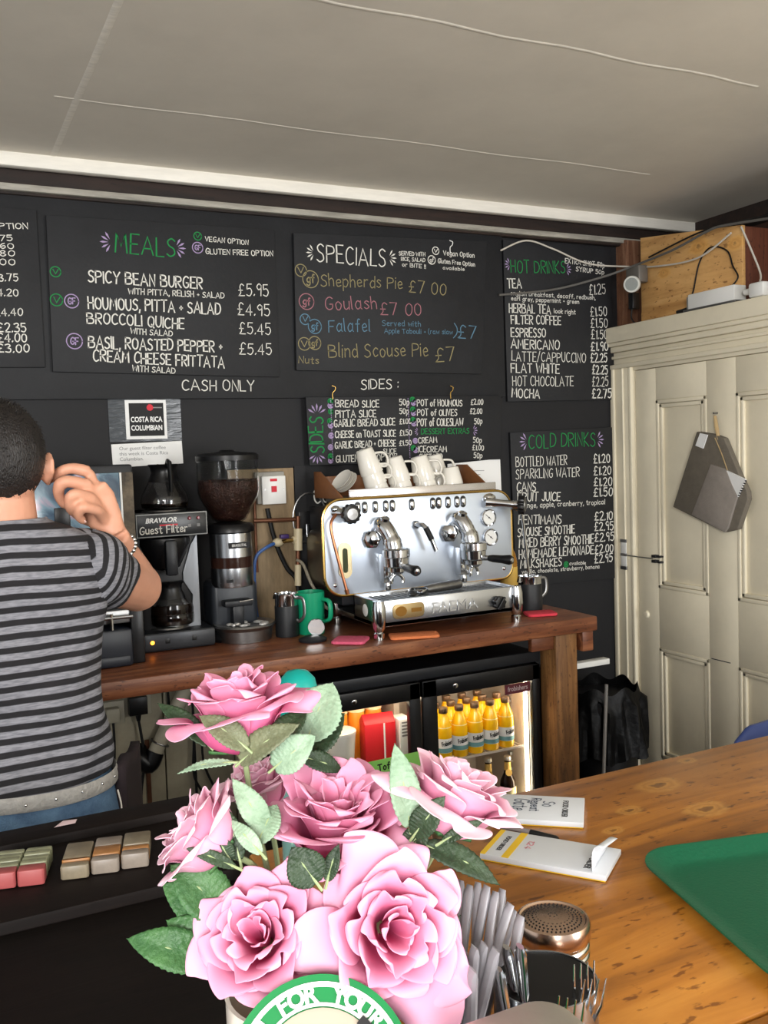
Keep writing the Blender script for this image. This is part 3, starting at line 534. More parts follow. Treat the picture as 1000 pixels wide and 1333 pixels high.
# ------------------------------------------------------------------ drinks machine with a picture front
dm = thing('drinks_machine', 'dark boxy drinks machine with blue picture panel behind the person', 'drinks machine', (.42, 2.93, ZT))
b = MB(); b.box(-.17, .142, .03, .36, .17, .625); b.build('cabinet', GREYP, dm, bevel=.008)
def picture_mat():
    m = bpy.data.materials.new('printed_picture'); m.use_nodes = True; nt = m.node_tree; N = nt.nodes; L = nt.links
    tc = N.new('ShaderNodeTexCoord'); n = N.new('ShaderNodeTexNoise'); n.inputs['Scale'].default_value = 7; n.inputs['Detail'].default_value = 5; n.inputs['Distortion'].default_value = 2
    L.new(tc.outputs['Object'], n.inputs['Vector']); r = N.new('ShaderNodeValToRGB'); e = r.color_ramp.elements
    e[0].position = .25; e[0].color = lin((24, 34, 58)); e[1].position = .78; e[1].color = lin((196, 210, 214))
    for p, c in ((.42, (70, 92, 112)), (.53, (112, 140, 156)), (.62, (176, 150, 168))): x = e.new(p); x.color = lin(c)
    L.new(n.outputs['Fac'], r.inputs[0]); L.new(r.outputs[0], N['Principled BSDF'].inputs['Base Color']); N['Principled BSDF'].inputs['Roughness'].default_value = .15
    return m
b = MB(); b.box(-.165, .098, .018, .031, .2, .60); b.build('picture_panel', picture_mat(), dm, bevel=.002)
b = MB(); b.box(.098, .104, .014, .032, .2, .60); b.build('white_edge_strip', WHITEP, dm)
b = MB(); b.box(.104, .14, .022, .032, .3, .60); b.build('side_glass', mat('brown_side_glass', (96, 84, 66), .12, var=.6, scale=16), dm)
b = MB(); b.box(.106, .138, .018, .03, .23, .33); b.build('blue_label', mat('blue_label', (36, 66, 128), .4), dm, bevel=.002)
b = MB(); b.box(-.1, -.055, .012, .02, .44, .50); b.build('dark_keypad', BLACKP, dm, bevel=.003)
b = MB(); b.box(-.17, .105, -.03, .33, .0, .115); b.box(-.165, .098, -.035, -.02, .0, .035); b.build('base', mat('dark_navy_plastic', (26, 31, 42), .4), dm, bevel=.008)
b = MB(); b.box(.105, .145, -.01, .33, .0, .18); b.build('side_casing', BLACKP, dm, bevel=.004)
b = MB(); b.box(-.17, .125, 0, .3, .13, .172); b.build('drip_tray', DSTEEL, dm, bevel=.004)
b = MB(); b.tube([(-.16, -.02, .152), (.11, -.02, .152)], .006, 10)
for x in (-.1, -.02, .045): b.tube([(x, -.02, .115), (x, -.02, .165)], .006, 8)
b.build('chrome_rail', CHROME, dm)

# ------------------------------------------------------------------ filter coffee brewer with two jugs
br = thing('filter_brewer', 'filter coffee brewer with black BRAVILOR panel and lit orange lamp', 'coffee machine', (.70, 3.1, ZT))
ALU = mat('pale_grey_side_panel', (150, 154, 160), .4, .3)
b = MB(); b.box(-.105, .098, .03, .235, .05, .46); b.build('rear_column', BLACKP, br, bevel=.004)
b = MB(); b.prism([(.098, .38), (.098, .05), (.045, .05), (.07, .1), (.075, .17), (.045, .22), (.045, .25), (.075, .34)], -.03, -.022, Matrix.Translation((0, 0, 0)) @ RX90); b.build('side_panel', ALU, br, bevel=.001)
b = MB(); b.box(-.117, .122, -.03, .235, .378, .46); b.build('head', BLACKP, br, bevel=.006)
b = MB(); b.box(-.116, .121, -.036, -.03, .38, .458); b.build('front_plate', mat('grey_plate_border', (150, 152, 150), .4), br, bevel=.001)
b = MB(); b.box(-.112, .117, -.039, -.035, .384, .454); b.build('black_plate', mat('black_front_plate', (30, 32, 34), .3), br, bevel=.0006)
print_text('BRAVILOR', .0225, FR(-.035, -.0394, .435), 'lettering', WHITE, br, sx=1.0, shear=.25, bold=.0007)
b = MB(); b.box(-.04, .02, -.0396, -.039, .4165, .4215); b.build('red_underline', REDINK, br)
b = MB(); write(b, 'Guest Filter', -.106, .392, .05, .394, .024, lambda x, z: (x, -.0397, z), .13); b.build('handwriting', CHALK['w'], br, smooth=0)
for x in (.06, .09):
    b = MB(); b.lathe([(0, .004), (.004, .004), (.006, .002), (.006, 0)], 16, facing(x, -.0395, .437)); b.build('red_lamp', mat('dark_red_lamp', (120, 24, 34), .2), br)
for x in (.06, .09):
    b = MB(); b.box(x-.005, x+.005, -.0396, -.039, .408, .418); b.build('printed_symbol', mat('grey_ink', (130, 130, 130), .7), br)
b = MB(); b.lathe([(.03, .378), (.085, .372), (.088, .35), (.05, .27), (.03, .262), (0, .262)], 28, Matrix.Translation((-.01, .045, 0))); b.build('filter_basket', BLACKP, br)
b = MB(); b.box(-.028, .012, -.058, -.03, .25, .368); b.build('basket_handle', GREYP, br, bevel=.008)
b = MB(); b.box(-.118, .128, -.045, .235, 0, .062); b.build('base', GREYP, br, bevel=.006)
b = MB(); b.box(-.116, .126, -.05, -.044, .008, .058); b.build('front_strip', mat('dark_grey_strip', (54, 56, 60), .35, .3), br, bevel=.001)
b = MB(); b.lathe([(0, .004), (.005, .003), (.0065, 0)], 16, facing(-.085, -.05, .033)); b.build('orange_lamp', mat('orange_lamp_glow', (255, 130, 30), .3, emit=6), br)
for x in (-.035, .055):
    b = MB(); b.box(x-.008, x+.008, -.052, -.049, .026, .044); b.build('rocker_switch', BLACKP, br, bevel=.001)
b = MB(); b.lathe([(0, .005), (.072, .005), (.075, 0)], 30, Matrix.Translation((-.005, .06, .0625))); b.build('hotplate', DSTEEL, br)
b = MB(); b.lathe([(0, .005), (.072, .005), (.075, 0)], 30, Matrix.Translation((.0, .07, .4605))); b.build('hotplate', DSTEEL, br)
def coffee_jug(loc, label, rz, fill):
    t = thing('coffee_jug', label, 'coffee jug', loc, rz, 'glass coffee jugs of the filter brewer')
    b = MB(); b.lathe([(0, .001), (.068, .001), (.078, .008), (.081, .03), (.076, .052), (.05, .098), (.043, .112), (.0415, .112), (.048, .097), (.074, .051), (.079, .03), (.076, .01), (.067, .003), (0, .003)], 36); b.build('glass_bowl', GLASS, t)
    b = MB(); b.lathe([(0, .0035), (.066, .0035), (.0755, .01), (.0782, fill*.8), (.078 if fill < .04 else .0755, fill), (0, fill)], 36); b.build('coffee', mat('black_coffee', (20, 12, 8), .1), t)
    b = MB(); b.lathe([(.048, .093), (.053, .094), (.05, .104), (.042, .125), (.044, .142), (.052, .152), (.05, .154), (.04, .144), (.038, .125), (.044, .104), (.048, .093)], 32); b.build('collar', BLACKP, t)
    b = MB(); b.prism([(-.03, .139), (.03, .139), (.0, .155)], -.0, .004, Matrix.Translation((-.045, .0, 0)) @ Matrix.Rotation(R(90), 4, 'X') ); b.lathe([(0, .135), (.041, .135), (.043, .15), (0, .152)], 28); b.build('lid', BLACKP, t)
    b = MB(); b.tube([(.046, -.004, .148), (.062, -.006, .162), (.086, -.01, .158), (.092, -.01, .12), (.09, -.01, .06)], [(.011, .008)]*4+[(.01, .007)], 10); b.tube([(.048, 0, .104), (.09, -.008, .11)], .006, 8); b.build('handle', BLACKP, t)
    return t
coffee_jug((.705, 3.17, ZT+.4665), 'glass coffee jug sitting on top of the filter brewer', R(-82), .022)
coffee_jug((.705, 3.155, ZT+.0685), 'glass coffee jug on the lower plate inside the filter brewer', R(70), .075)

# ------------------------------------------------------------------ coffee grinder
gr = thing('coffee_grinder', 'tall coffee grinder with bean hopper and steel barrel', 'coffee grinder', (.925, 3.15, ZT))
b = MB(); b.lathe([(.1, .0), (.105, .01), (.1, .03), (.092, .04), (0, .04)], 32, sx=1.05); b.build('base', BLACKP, gr)
b = MB(); b.box(-.08, .085, -.02, .12, .03, .2); b.build('body', mat('slate_grey_enamel', (46, 50, 56), .35), gr, bevel=.02, seg=4)
b = MB(); b.lathe([(.0, .185), (.076, .185), (.078, .19), (.078, .252)], 36, sx=.95); b.lathe([(.078, .29), (.078, .372), (.07, .378), (0, .378)], 36, sx=.95); b.build('steel_barrel', STEEL, gr)
b = MB(); b.lathe([(.0755, .25), (.0755, .292)], 36, sx=.95); b.build('doser_window', mat('brown_window', (52, 32, 26), .12), gr)
b = MB(); b.box(-.004, .02, -.002, 0, .19, .2); b.build('dial_mark', INK, gr, loc=(-.04, -.077, .015))
b = MB(); b.box(-.032, .044, -.0805, -.078, .322, .342); b.build('badge', INK, gr)
print_text('BRASILITAL', .013, FR(.006, -.0809, .332), 'badge_lettering', WHITE, gr, sx=.8)
b = MB(); b.lathe([(0, .376), (.085, .376), (.085, .392), (.075, .404), (.04, .41), (0, .41)], 36); b.build('neck_cap', BLACKP, gr)
b = MB(); b.lathe([(.04, .408), (.06, .42), (.103, .5), (.107, .52), (.107, .63), (.105, .63), (.105, .52), (.101, .5), (.058, .421), (.038, .409), (.04, .408)], 40); b.build('hopper', mat('clear_plastic', (236, 238, 238), .06, trans=1, ior=1.15), gr)
BEAN = mat('roasted_coffee_beans', (58, 32, 22), .35, var=.6, scale=70, bump=1.0, bscale=110)
b = MB(); b.lathe([(0, .412), (.04, .414), (.058, .425), (.1, .502), (.1035, .52), (.1035, .553), (.06, .558), (0, .55)], 40)
for k in range(60):
    a = random.uniform(0, 6.28); r = .1*math.sqrt(random.random()); b.ell((r*math.cos(a), r*math.sin(a), .556), (.0055, .004, .0035), 8, 5)
bo = b.build('coffee_beans', BEAN, gr); bo['kind'] = 'stuff'
b = MB(); b.lathe([(.109, .625), (.11, .642), (.1, .65), (.03, .656), (.022, .662), (0, .662)], 40); b.build('hopper_lid', BLACKP, gr)
b = MB(); b.box(-.05, .05, -.07, -.01, .118, .14); b.box(-.02, .02, -.06, -.01, .05, .12); b.build('fork_rest', GREYP, gr, bevel=.005)
b = MB(); b.tube([(-.0, -.073, .135), (.05, -.07, .138)], .003, 8); b.build('fork', CHROME, gr)
b = MB(); b.lathe([(.06, .04), (.102, .04), (.11, .052), (.106, .058), (.06, .05), (0, .049)], 36, Matrix.Translation((.02, -.05, 0))); b.lathe([(.094, .0), (.1, .04), (0, .04)], 36, Matrix.Translation((.02, -.05, 0))); b.build('catch_tray', DSTEEL, gr)
b = MB()
for k in range(14): b.ell((.02+random.uniform(-.07, .08), -.09+random.uniform(-.03, .05), .056), (random.uniform(.008, .02), random.uniform(.006, .014), .006), 10, 6)
b.build('crumpled_foil', mat('crumpled_foil', (212, 212, 210), .4, .6, bump=.8, bscale=60), gr)

# ------------------------------------------------------------------ switch, pipes and lagging on the wall between grinder and espresso machine
bb = thing('pipe_board', 'stained pale backing board behind the pipes on the wall', 'board', (1.14, 3.349, 1.0))
b = MB(); b.box(-.16, .10, -.012, 0, -.03, .56); b.build('plank', mat('stained_plank', (140, 120, 92), .7, var=.35, scale=8, stretch=(3, 3, .6)), bb, bevel=.003)
b = MB(); b.box(.105, .15, -.008, 0, .2, .565); b.build('dark_strip', INK, bb)
sw = thing('wall_switch', 'white square wall switch with red rocker above the pipes', 'switch', (1.142, 3.336, 1.478))
b = MB(); b.box(-.06, .05, -.028, 0, -.05, .07); b.build('back_box', mat('grey_back_box', (150, 148, 140), .6, var=.2), sw, bevel=.004)
b = MB(); b.box(-.044, .05, -.04, -.028, -.052, .054); b.build('face_plate', WHITEP, sw, bevel=.003)
b = MB(); b.box(-.008, .012, -.045, -.04, -.006, .016); b.box(-.012, .016, -.0406, -.04, .034, .044); b.build('red_rocker', REDINK, sw, bevel=.001)
b = MB()
for x in (-.034, .04): b.lathe([(0, .001), (.003, .001), (.003, 0)], 12, facing(x, -.04, .004))
b.build('screw', DSTEEL, sw)
pp = thing('water_pipes', 'copper water pipes with white fittings on the wall board', 'pipe', (0, 0, 0))
b = MB(); b.tube([(1.063, 3.31, 1.367), (1.16, 3.31, 1.364), (1.234, 3.31, 1.363)], .008, 10); b.tube([(1.075, 3.32, 1.49), (1.072, 3.32, 1.303), (1.072, 3.32, 1.172)], .006, 8); b.tube([(1.237, 3.3, 1.375), (1.226, 3.3, 1.116)], .009, 10); b.build('pipe_run', mat('dull_copper', (112, 74, 54), .45, .6, var=.3), pp)
b = MB(); b.tube([(1.235, 3.3, 1.328), (1.232, 3.3, 1.245)], .017, 14); b.build('white_fitting', mat('cream_plastic', (214, 200, 166), .4), pp)
b = MB(); b.tube([(1.233, 3.3, 1.287), (1.211, 3.3, 1.285)], .014, 12); b.build('side_branch', mat('cream_plastic', (214, 200, 166), .4), pp)
b = MB(); b.tube([(1.225, 3.29, 1.191), (1.222, 3.29, 1.111)], .013, 14); b.build('white_fitting', mat('cream_plastic', (214, 200, 166), .4), pp)
b = MB(); b.ell((1.153, 3.3, 1.281), (.022, .02, .017)); b.build('hose_nut', mat('cream_plastic', (214, 200, 166), .4), pp)
b = MB(); b.tube([(1.208, 3.29, 1.286), (1.161, 3.29, 1.284)], .007, 10); b.build('brass_tail', BRASS, pp)
b = MB(); b.box(-.016, .016, -.012, .012, -.008, .008, Matrix.Translation((1.169, 3.275, 1.304))); b.build('purple_lever', mat('violet_plastic', (70, 50, 110), .4), pp, bevel=.003)
cable('blue_hose', [(1.139, 3.295, 1.279), (1.097, 3.28, 1.266), (1.059, 3.28, 1.237), (1.048, 3.28, 1.178), (1.048, 3.28, 1.048), (1.05, 3.27, 0.977), (1.005, 3.26, .98)], .0065, mat('blue_hose_rubber', (60, 98, 160), .4), 'blue hose curving down from the white pipe fitting')
cable('black_cable', [(1.122, 3.318, 1.41), (1.137, 3.318, 1.327), (1.158, 3.318, 1.253), (1.192, 3.318, 1.176), (1.226, 3.315, 1.129), (1.232, 3.31, 1.025)], .009, BLACKR, 'thick black cable crossing the pale pipe board')
cable('braided_hose', [(1.219, 3.28, 1.21), (1.232, 3.25, 1.194), (1.238, 3.2, 1.135), (1.247, 3.15, 1.088), (1.263, 3.12, 1.047), (1.291, 3.13, 1.034)], .006, mat('braided_steel', (190, 182, 164), .4, .6, bump=.6, bscale=160), 'braided steel hose running behind the green beaker')
hk = thing('wall_bracket', 'dark round bracket hanging on the wall left of the espresso machine', 'bracket', (1.30, 3.349, 1.36))
b = MB(); b.tube([(.07*math.cos(t*PI/12), -.012, .1*math.sin(t*PI/12)) for t in range(-8, 20)], .004, 8); b.build('ring', DSTEEL, hk)
b = MB(); b.box(-.016, -.002, -.012, -.006, -.15, -.02); b.build('steel_strip', STEEL, hk, bevel=.002)
b = MB(); b.box(-.045, .05, -.01, 0, -.06, .03); b.build('back_plate', BLACKP, hk, bevel=.01)

# ------------------------------------------------------------------ small items on the worktop
def flask(loc, label, r, h, hs, rz, handle=1):
    t = thing('milk_jug', label, 'milk jug', loc, rz)
    b = MB(); b.lathe([(0, 0), (r*.98, 0), (r, .004), (r, hs), (r*.97, hs+.004)], 30); b.build('black_sleeve', mat('matt_black_sleeve', (26, 28, 31), .5), t)
    b = MB(); b.lathe([(r*.96, hs), (r*.96, h), (r*1.0, h+.006), (r*.95, h+.006), (r*.9, h-.01), (r*.9, hs), (0, hs)], 30); b.prism([(-.012, h-.016), (.012, h-.016), (.006, h+.006), (-.006, h+.006)], -.006, .006, Matrix.Translation((-r, 0, 0)) @ Matrix.Rotation(R(90), 4, 'X')); b.build('steel_rim', CHROME, t)
    b = MB(); b.tube(spline([(r*.95, 0, h-.008), (r+.028, 0, h-.012), (r+.032, 0, h*.55), (r+.012, 0, h*.38), (r*.98, 0, h*.4)]), [(.006, .002)]*25, 8); b.build('handle', DSTEEL, t)
    return t
flask((1.09, 3.06, ZT), 'black sleeved milk jug with steel rim beside the green beaker', .042, .145, .105, R(-55))
flask((2.065, 2.97, ZT), 'black sleeved milk jug under the right steam wand', .046, .13, .102, R(0))
t = thing('green_beaker', 'green plastic beaker with handle left of the espresso machine', 'beaker', (1.178, 3.05, ZT))
GRN = mat('green_plastic', (20, 150, 108), .35)
b = MB(); b.lathe([(0, 0), (.044, 0), (.046, .004), (.05, .15), (.048, .15), (.043, .006), (0, .006)], 32); b.build('cup', GRN, t)
b = MB(); b.tube(spline([(.03, -.04, .125), (.045, -.068, .115), (.045, -.068, .06), (.03, -.04, .045)]), [(.007, .011)]*19, 10); b.build('handle', GRN, t)
t = thing('coffee_tamper', 'tamper with round steel end lying in front of the green beaker', 'tamper', (1.13, 2.92, ZT))
b = MB(); b.lathe([(0, 0), (.043, 0), (.045, .008), (.03, .016), (.016, .02), (0, .02)], 28, sx=1.1); b.build('rubber_stand', GREYP, t)
b = MB(); b.lathe([(0, .0), (.028, 0), (.029, .004), (.029, .012), (.012, .02), (0, .02)], 32, aim((.01, -.012, .047), (.35, .85, .1))); b.build('steel_disc', CHROME, t)
b = MB(); b.lathe([(.01, .016), (.014, .035), (.013, .07), (.004, .085), (0, .085)], 20, aim((.01, -.012, .047), (.35, .85, -.1))); b.build('handle', BLACKP, t)
def cloth(loc, w, d, rz, m, label, name='sponge_cloth'):
    b = MB(); p = rrect(w, d, .016, 5)
    b.prism(p, 0, .010); o = b.build(name, m, None, bevel=.003); o.location = loc; o.rotation_euler = (0, 0, rz)
    return tag(o, label, 'cloth', 'folded cloths on the worktop')
cloth((1.232, 2.83, ZT), .115, .105, R(-38), mat('pink_cloth', (222, 96, 128), .9, bump=.5, bscale=120), 'pink folded cloth left of the espresso machine foot')
cloth((1.445, 2.775, ZT), .17, .085, R(-20), mat('orange_cloth', (222, 128, 78), .9, bump=.5, bscale=120), 'orange folded cloth under the espresso machine front')
cloth((2.035, 2.865, ZT), .115, .09, R(-18), mat('coral_red_cloth', (214, 62, 78), .9, bump=.5, bscale=120), 'coral red folded cloth at the right end of the worktop')
t = thing('syrup_bottle', 'slim bottle of amber syrup behind the espresso machine right side', 'bottle', (2.10, 3.17, ZT))
b = MB(); b.lathe([(0, 0), (.034, 0), (.036, .006), (.036, .17), (.03, .2), (.014, .24), (.014, .275), (0, .275)], 26); b.build('glass_body', mat('amber_syrup', (190, 130, 40), .08, trans=.35), t)
b = MB(); b.lathe([(.0365, .04), (.0365, .15)], 26); b.build('label', mat('yellow_label', (216, 176, 84), .6), t)
b = MB(); b.lathe([(.0145, .215), (.0165, .22), (.0165, .255), (.0145, .26)], 20); b.build('red_neck_band', REDINK, t)
b = MB(); b.lathe([(0, .275), (.013, .275), (.01, .3), (.007, .335), (0, .338)], 16); b.build('white_pourer', WHITEP, t)
pn = thing('paper_sheet', 'white printed sheet pinned on the wall behind the espresso machine', 'paper', (2.07, 3.3295, 1.5))
b = MB(); vs = [V((1.914, 3.322, 1.549)), V((2.172, 3.322, 1.563)), V((2.175, 3.322, 1.415)), V((1.909, 3.322, 1.403))]; vs = [p - V((2.07, 3.3295, 1.5)) for p in vs]
b.add(vs + [p + V((0, .003, 0)) for p in vs], [(0,1,2,3), (7,6,5,4), (0,4,5,1), (1,5,6,2), (2,6,7,3), (3,7,4,0)]); b.build('sheet', WHITE, pn)
b = MB()
for k in range(4): b.box(-.14+.01*k, .02-.02*k, -.0092, -.0088, .015-.016*k, .017-.016*k)
b.build('printed_lines', mat('grey_ink', (130, 130, 130), .7), pn)

# ------------------------------------------------------------------ espresso machine
em = thing('espresso_machine', 'two-group steel espresso machine with gold-edged front panel', 'espresso machine', (1.612, 3.0, ZT))
# local frame: x right, y back, z up from worktop; front panel face at y = 0
W2 = .395; ZB, ZP = .13, .472
def panel_poly():
    out = []
    r1, r2 = .07, .075
    for cx, cz, r, a0 in ((W2-r1, ZP-r1, r1, 0), (-W2+r1, ZP-r1, r1, 90), (-W2+r2, ZB+r2, r2, 180), (W2-.05, ZB+.05, .05, 270)):
        out += [(cx + r*math.cos(R(a0+90*i/8)), cz + r*math.sin(R(a0+90*i/8))) for i in range(9)]
    return out
pp_ = panel_poly()
XZ = Matrix(((1,0,0,0), (0,0,-1,0), (0,1,0,0), (0,0,0,1)))     # (x, z, depth towards the customer)
b = MB(); b.prism(pp_, -.012, 0, XZ); b.build('front_panel', PANEL, em, bevel=.003)
b = MB(); k = len(pp_); c_ = [V((x, .005, z)) for x, z in pp_]; b.tube(c_ + [c_[0]], .0065, 8, cap=False); b.build('gold_edge', BRASS, em)
b = MB(); b.box(-.33, .33, .012, .3, .09, .44); b.build('body', GREYP, em, bevel=.01)
b = MB(); b.box(-.36, .36, .012, .3, .13, .36); b.build('side_casing', mat('side_casing_steel', (120, 116, 108), .3, .9), em, bevel=.05, seg=5)
# cup rail
b = MB(); b.box(-.26, .335, .02, .3, .452, .472); b.build('cup_tray', DSTEEL, em, bevel=.003)
b = MB(); b.box(-.285, .335, .012, .02, .468, .506); b.build('front_rail', mat('bright_rail', (214, 212, 214), .18, .9), em, bevel=.002)
b = MB(); b.prism([(.02, .47), (.3, .47), (.3, .575), (.22, .575)], -.004, .004, Matrix.Translation((.332, 0, 0)) @ Matrix(((0,0,1,0), (1,0,0,0), (0,1,0,0), (0,0,0,1)))); b.prism([(.02, .47), (.3, .47), (.3, .57), (.24, .57)], -.004, .004, Matrix.Translation((-.3, 0, 0)) @ Matrix(((0,0,1,0), (1,0,0,0), (0,1,0,0), (0,0,0,1)))); b.box(-.3, .33, .296, .302, .47, .55)
b.build('wooden_end', mat('warm_wood_veneer', (136, 88, 54), .4, var=.2, scale=14), em, bevel=.002)
# buttons
for x in (-.260, -.232, -.190, -.148, -.121, -.0415, .047, .072, .112, .151, .178):
    b = MB(); b.tube([(x, -.006, .427), (x, -.006, .452)], [(.010, .006)]*2, 16); s_ = b.build('button', CHROME, em, bevel=.002)
    b = MB(); b.prism(rrect(.022, .044, .0108, 6), 0, .002, Matrix.Translation((x, 0, .4395)) @ XZ); b.build('button_bezel', BLACKP, em)
# gauges
for x, z in ((.287, .372), (.293, .296)):
    b = MB(); b.lathe([(.026, .0), (.032, .002), (.033, .01), (.029, .014), (.026, .01)], 32, facing(x, 0, z), cap=False); g = b.build('pressure_gauge', CHROME, em)
    b = MB(); b.lathe([(0, .008), (.0265, .008)], 32, facing(x, 0, z)); b.build('dial', WHITEP, g)
    b = MB(); b.box(-.001, .001, -.012, .02, .0088, .0094, facing(x, 0, z) @ Matrix.Rotation(R(50), 4, 'Z')); b.lathe([(.0, .0094), (.003, .0094), (.003, .0085)], 12, facing(x, 0, z)); b.build('needle', INK, g)
# sight glass
b = MB(); o_ = rrect(.05, .128, .0245, 8); i_ = rrect(.02, .088, .0098, 8); n_ = len(o_)
b.add([XZ @ V((x, z, d)) for d in (.0, .007) for q in (o_, i_) for x, z in q], [(2*n_+i, 2*n_+(i+1) % n_, 3*n_+(i+1) % n_, 3*n_+i) for i in range(n_)] + [(i, (i+1) % n_, 2*n_+(i+1) % n_, 2*n_+i) for i in range(n_)] + [(n_+(i+1) % n_, n_+i, 3*n_+i, 3*n_+(i+1) % n_) for i in range(n_)])
b.build('sight_glass_frame', mat('pale_brass', (212, 198, 160), .25, .9), em, loc=(-.318, 0, .256))
b = MB(); b.prism(i_, 0, .002, XZ); b.build('sight_glass', mat('green_dark_glass', (70, 78, 60), .05), em, loc=(-.318, 0, .256))
# group heads with portafilters
for gx, hd in ((-.155, V((-.02, -1, -.06))), (.165, V((.42, -.9, -.03)))):
    b = MB()
    b.tube(spline([(gx-.03, .0, .355), (gx-.03, -.03, .375), (gx-.022, -.055, .362), (gx-.008, -.072, .32), (gx-.004, -.08, .268)], 6), [.03]*6+[.031]*6+[.03]*6+[.034]*7, 20)
    b.lathe([(0, 0), (.017, 0), (.017, .018), (.012, .022), (0, .022)], 18, aim((gx-.026, -.055, .385), (.05, -.3, .9)))
    g = b.build('group_head', CHROME, em)
    b = MB(); b.lathe([(0, 0), (.032, .0), (.034, .008), (.026, .014), (0, .015)], 6, aim((gx-.062, -.02, .325), (-.55, -.8, 0))); b.build('side_nut', CHROME, g)
    cx, cy = gx-.002, -.09
    b = MB(); b.lathe([(0, .225), (.034, .225), (.045, .232), (.047, .262), (.05, .265), (.05, .29), (.042, .295), (0, .295)], 30, Matrix.Translation((cx, cy, 0))); b.build('brew_head', CHROME, g)
    b = MB(); b.box(gx-.03, gx+.012, -.04, .002, .165, .27); b.lathe([(0, 0), (.011, .0), (.012, .02), (.008, .04), (0, .04)], 16, Matrix.Translation((gx-.01, -.03, .136))); b.build('stem_bracket', CHROME, g, bevel=.006)
    P0 = V((cx, cy, .238)); P1 = P0 + hd.normalized()*.075; P2 = P0 + hd.normalized()*.165
    b = MB(); b.lathe([(0, .2), (.02, .202), (.031, .212), (.033, .235)], 28, Matrix.Translation((cx, cy, 0))); b.tube([P0+hd.normalized()*.03, P1], [.012, .009], 14); pf = b.build('portafilter', CHROME, em)
    b = MB(); b.tube([P1-hd.normalized()*.008, P1+hd.normalized()*.01, P1+hd.normalized()*.05, P2-hd.normalized()*.01, P2], [.011, .014, .015, .0185, .014], 20); b.build('handle', BLACKP, pf)
    b = MB(); b.lathe([(0, .003), (.008, .002), (.0095, 0)], 18, aim(P2, hd)); b.build('handle_cap', CHROME, pf)
    b = MB(); s0 = V((cx, cy, .203)); sd = V((hd.x, hd.y, 0)).normalized(); sp_ = V((-sd.y, sd.x, 0))
    for sg in (-1, 1): b.tube(spline([s0+V((0, 0, .0)), s0+sp_*sg*.014+V((0, 0, -.006)), s0+sp_*sg*.024+V((0, 0, -.02)), s0+sp_*sg*.022+V((0, 0, -.034))]), .0065, 12)
    b.build('spout', CHROME, pf)
# hot water tap
b = MB(); b.lathe([(0, 0), (.016, 0), (.016, .012), (.011, .018), (0, .018)], 20, facing(-.03, 0, .365)); b.tube([(-.03, -.015, .365), (-.024, -.05, .366), (-.014, -.062, .35)], .009, 12); b.build('hot_water_tap', CHROME, em)
b = MB(); b.tube([(-.018, -.06, .357), (.002, -.066, .312)], .0105, 14); b.build('tap_sleeve', BLACKR, em)
b = MB(); b.tube([(.0, -.066, .316), (.016, -.07, .27)], [.008, .0085], 14); b.build('tap_nozzle', CHROME, em)
# left steam valve and wand
b = MB(); b.tube([(-.35, 0, .43), (-.33, -.03, .428), (-.314, -.052, .424)], [.02, .014, .012], 16); b.ell((-.35, -.01, .44), (.018, .015, .014)); b.build('steam_valve', CHROME, em)
b = MB(); kn = []
for i in range(48): a = 2*PI*i/48; kn.append((math.cos(a)*(.036 if (i//2) % 2 else .0325), math.sin(a)*(.036 if (i//2) % 2 else .0325)))
b.prism(kn, 0, .024, facing(-.314, -.05, .424)); s_ = b.build('steam_knob', BLACKP, em, bevel=.002)
b = MB(); b.lathe([(0, .029), (.02, .028), (.024, .024)], 26, facing(-.314, -.05, .424)); b.build('knob_cap', DSTEEL, s_)
b = MB(); b.tube(spline([(-.35, -.02, .425), (-.375, -.03, .4), (-.378, -.035, .36), (-.36, -.045, .26), (-.335, -.055, .145)]), [.0055]*24+[.0055], 12); b.tube([(-.339, -.0545, .16), (-.335, -.055, .143)], [.0085, .007], 12); b.build('steam_wand', COPPER, em)
# right steam valve and wand
b = MB(); b.tube([(.27, -.01, .432), (.33, -.035, .425), (.365, -.055, .42)], [.02, .014, .014], 16); b.tube([(.365, -.055, .42), (.385, -.065, .418)], .016, 14); b.ell((.295, .0, .445), (.03, .015, .02)); b.build('steam_valve', CHROME, em)
b = MB(); b.prism(kn, 0, .024, aim((.385, -.064, .418), (.75, -.65, -.05))); s_ = b.build('steam_knob', BLACKP, em, bevel=.002)
b = MB(); b.lathe([(0, .029), (.026, .028), (.029, .024)], 26, aim((.385, -.064, .418), (.75, -.65, -.05))); b.build('knob_cap', DSTEEL, s_)
b = MB(); b.tube(spline([(.36, -.05, .405), (.395, -.05, .395), (.415, -.045, .36), (.43, -.04, .25), (.447, -.035, .13), (.45, -.035, .09)]), [.0055]*30+[.0055], 12); b.build('steam_wand', CHROME, em)
for x, z in ((-.357, .17), (.355, .17), (-.355, .44)):
    b = MB(); b.lathe([(0, .003), (.006, .002), (.008, 0)], 14, facing(x, 0, z)); b.build('panel_bolt', CHROME, em)
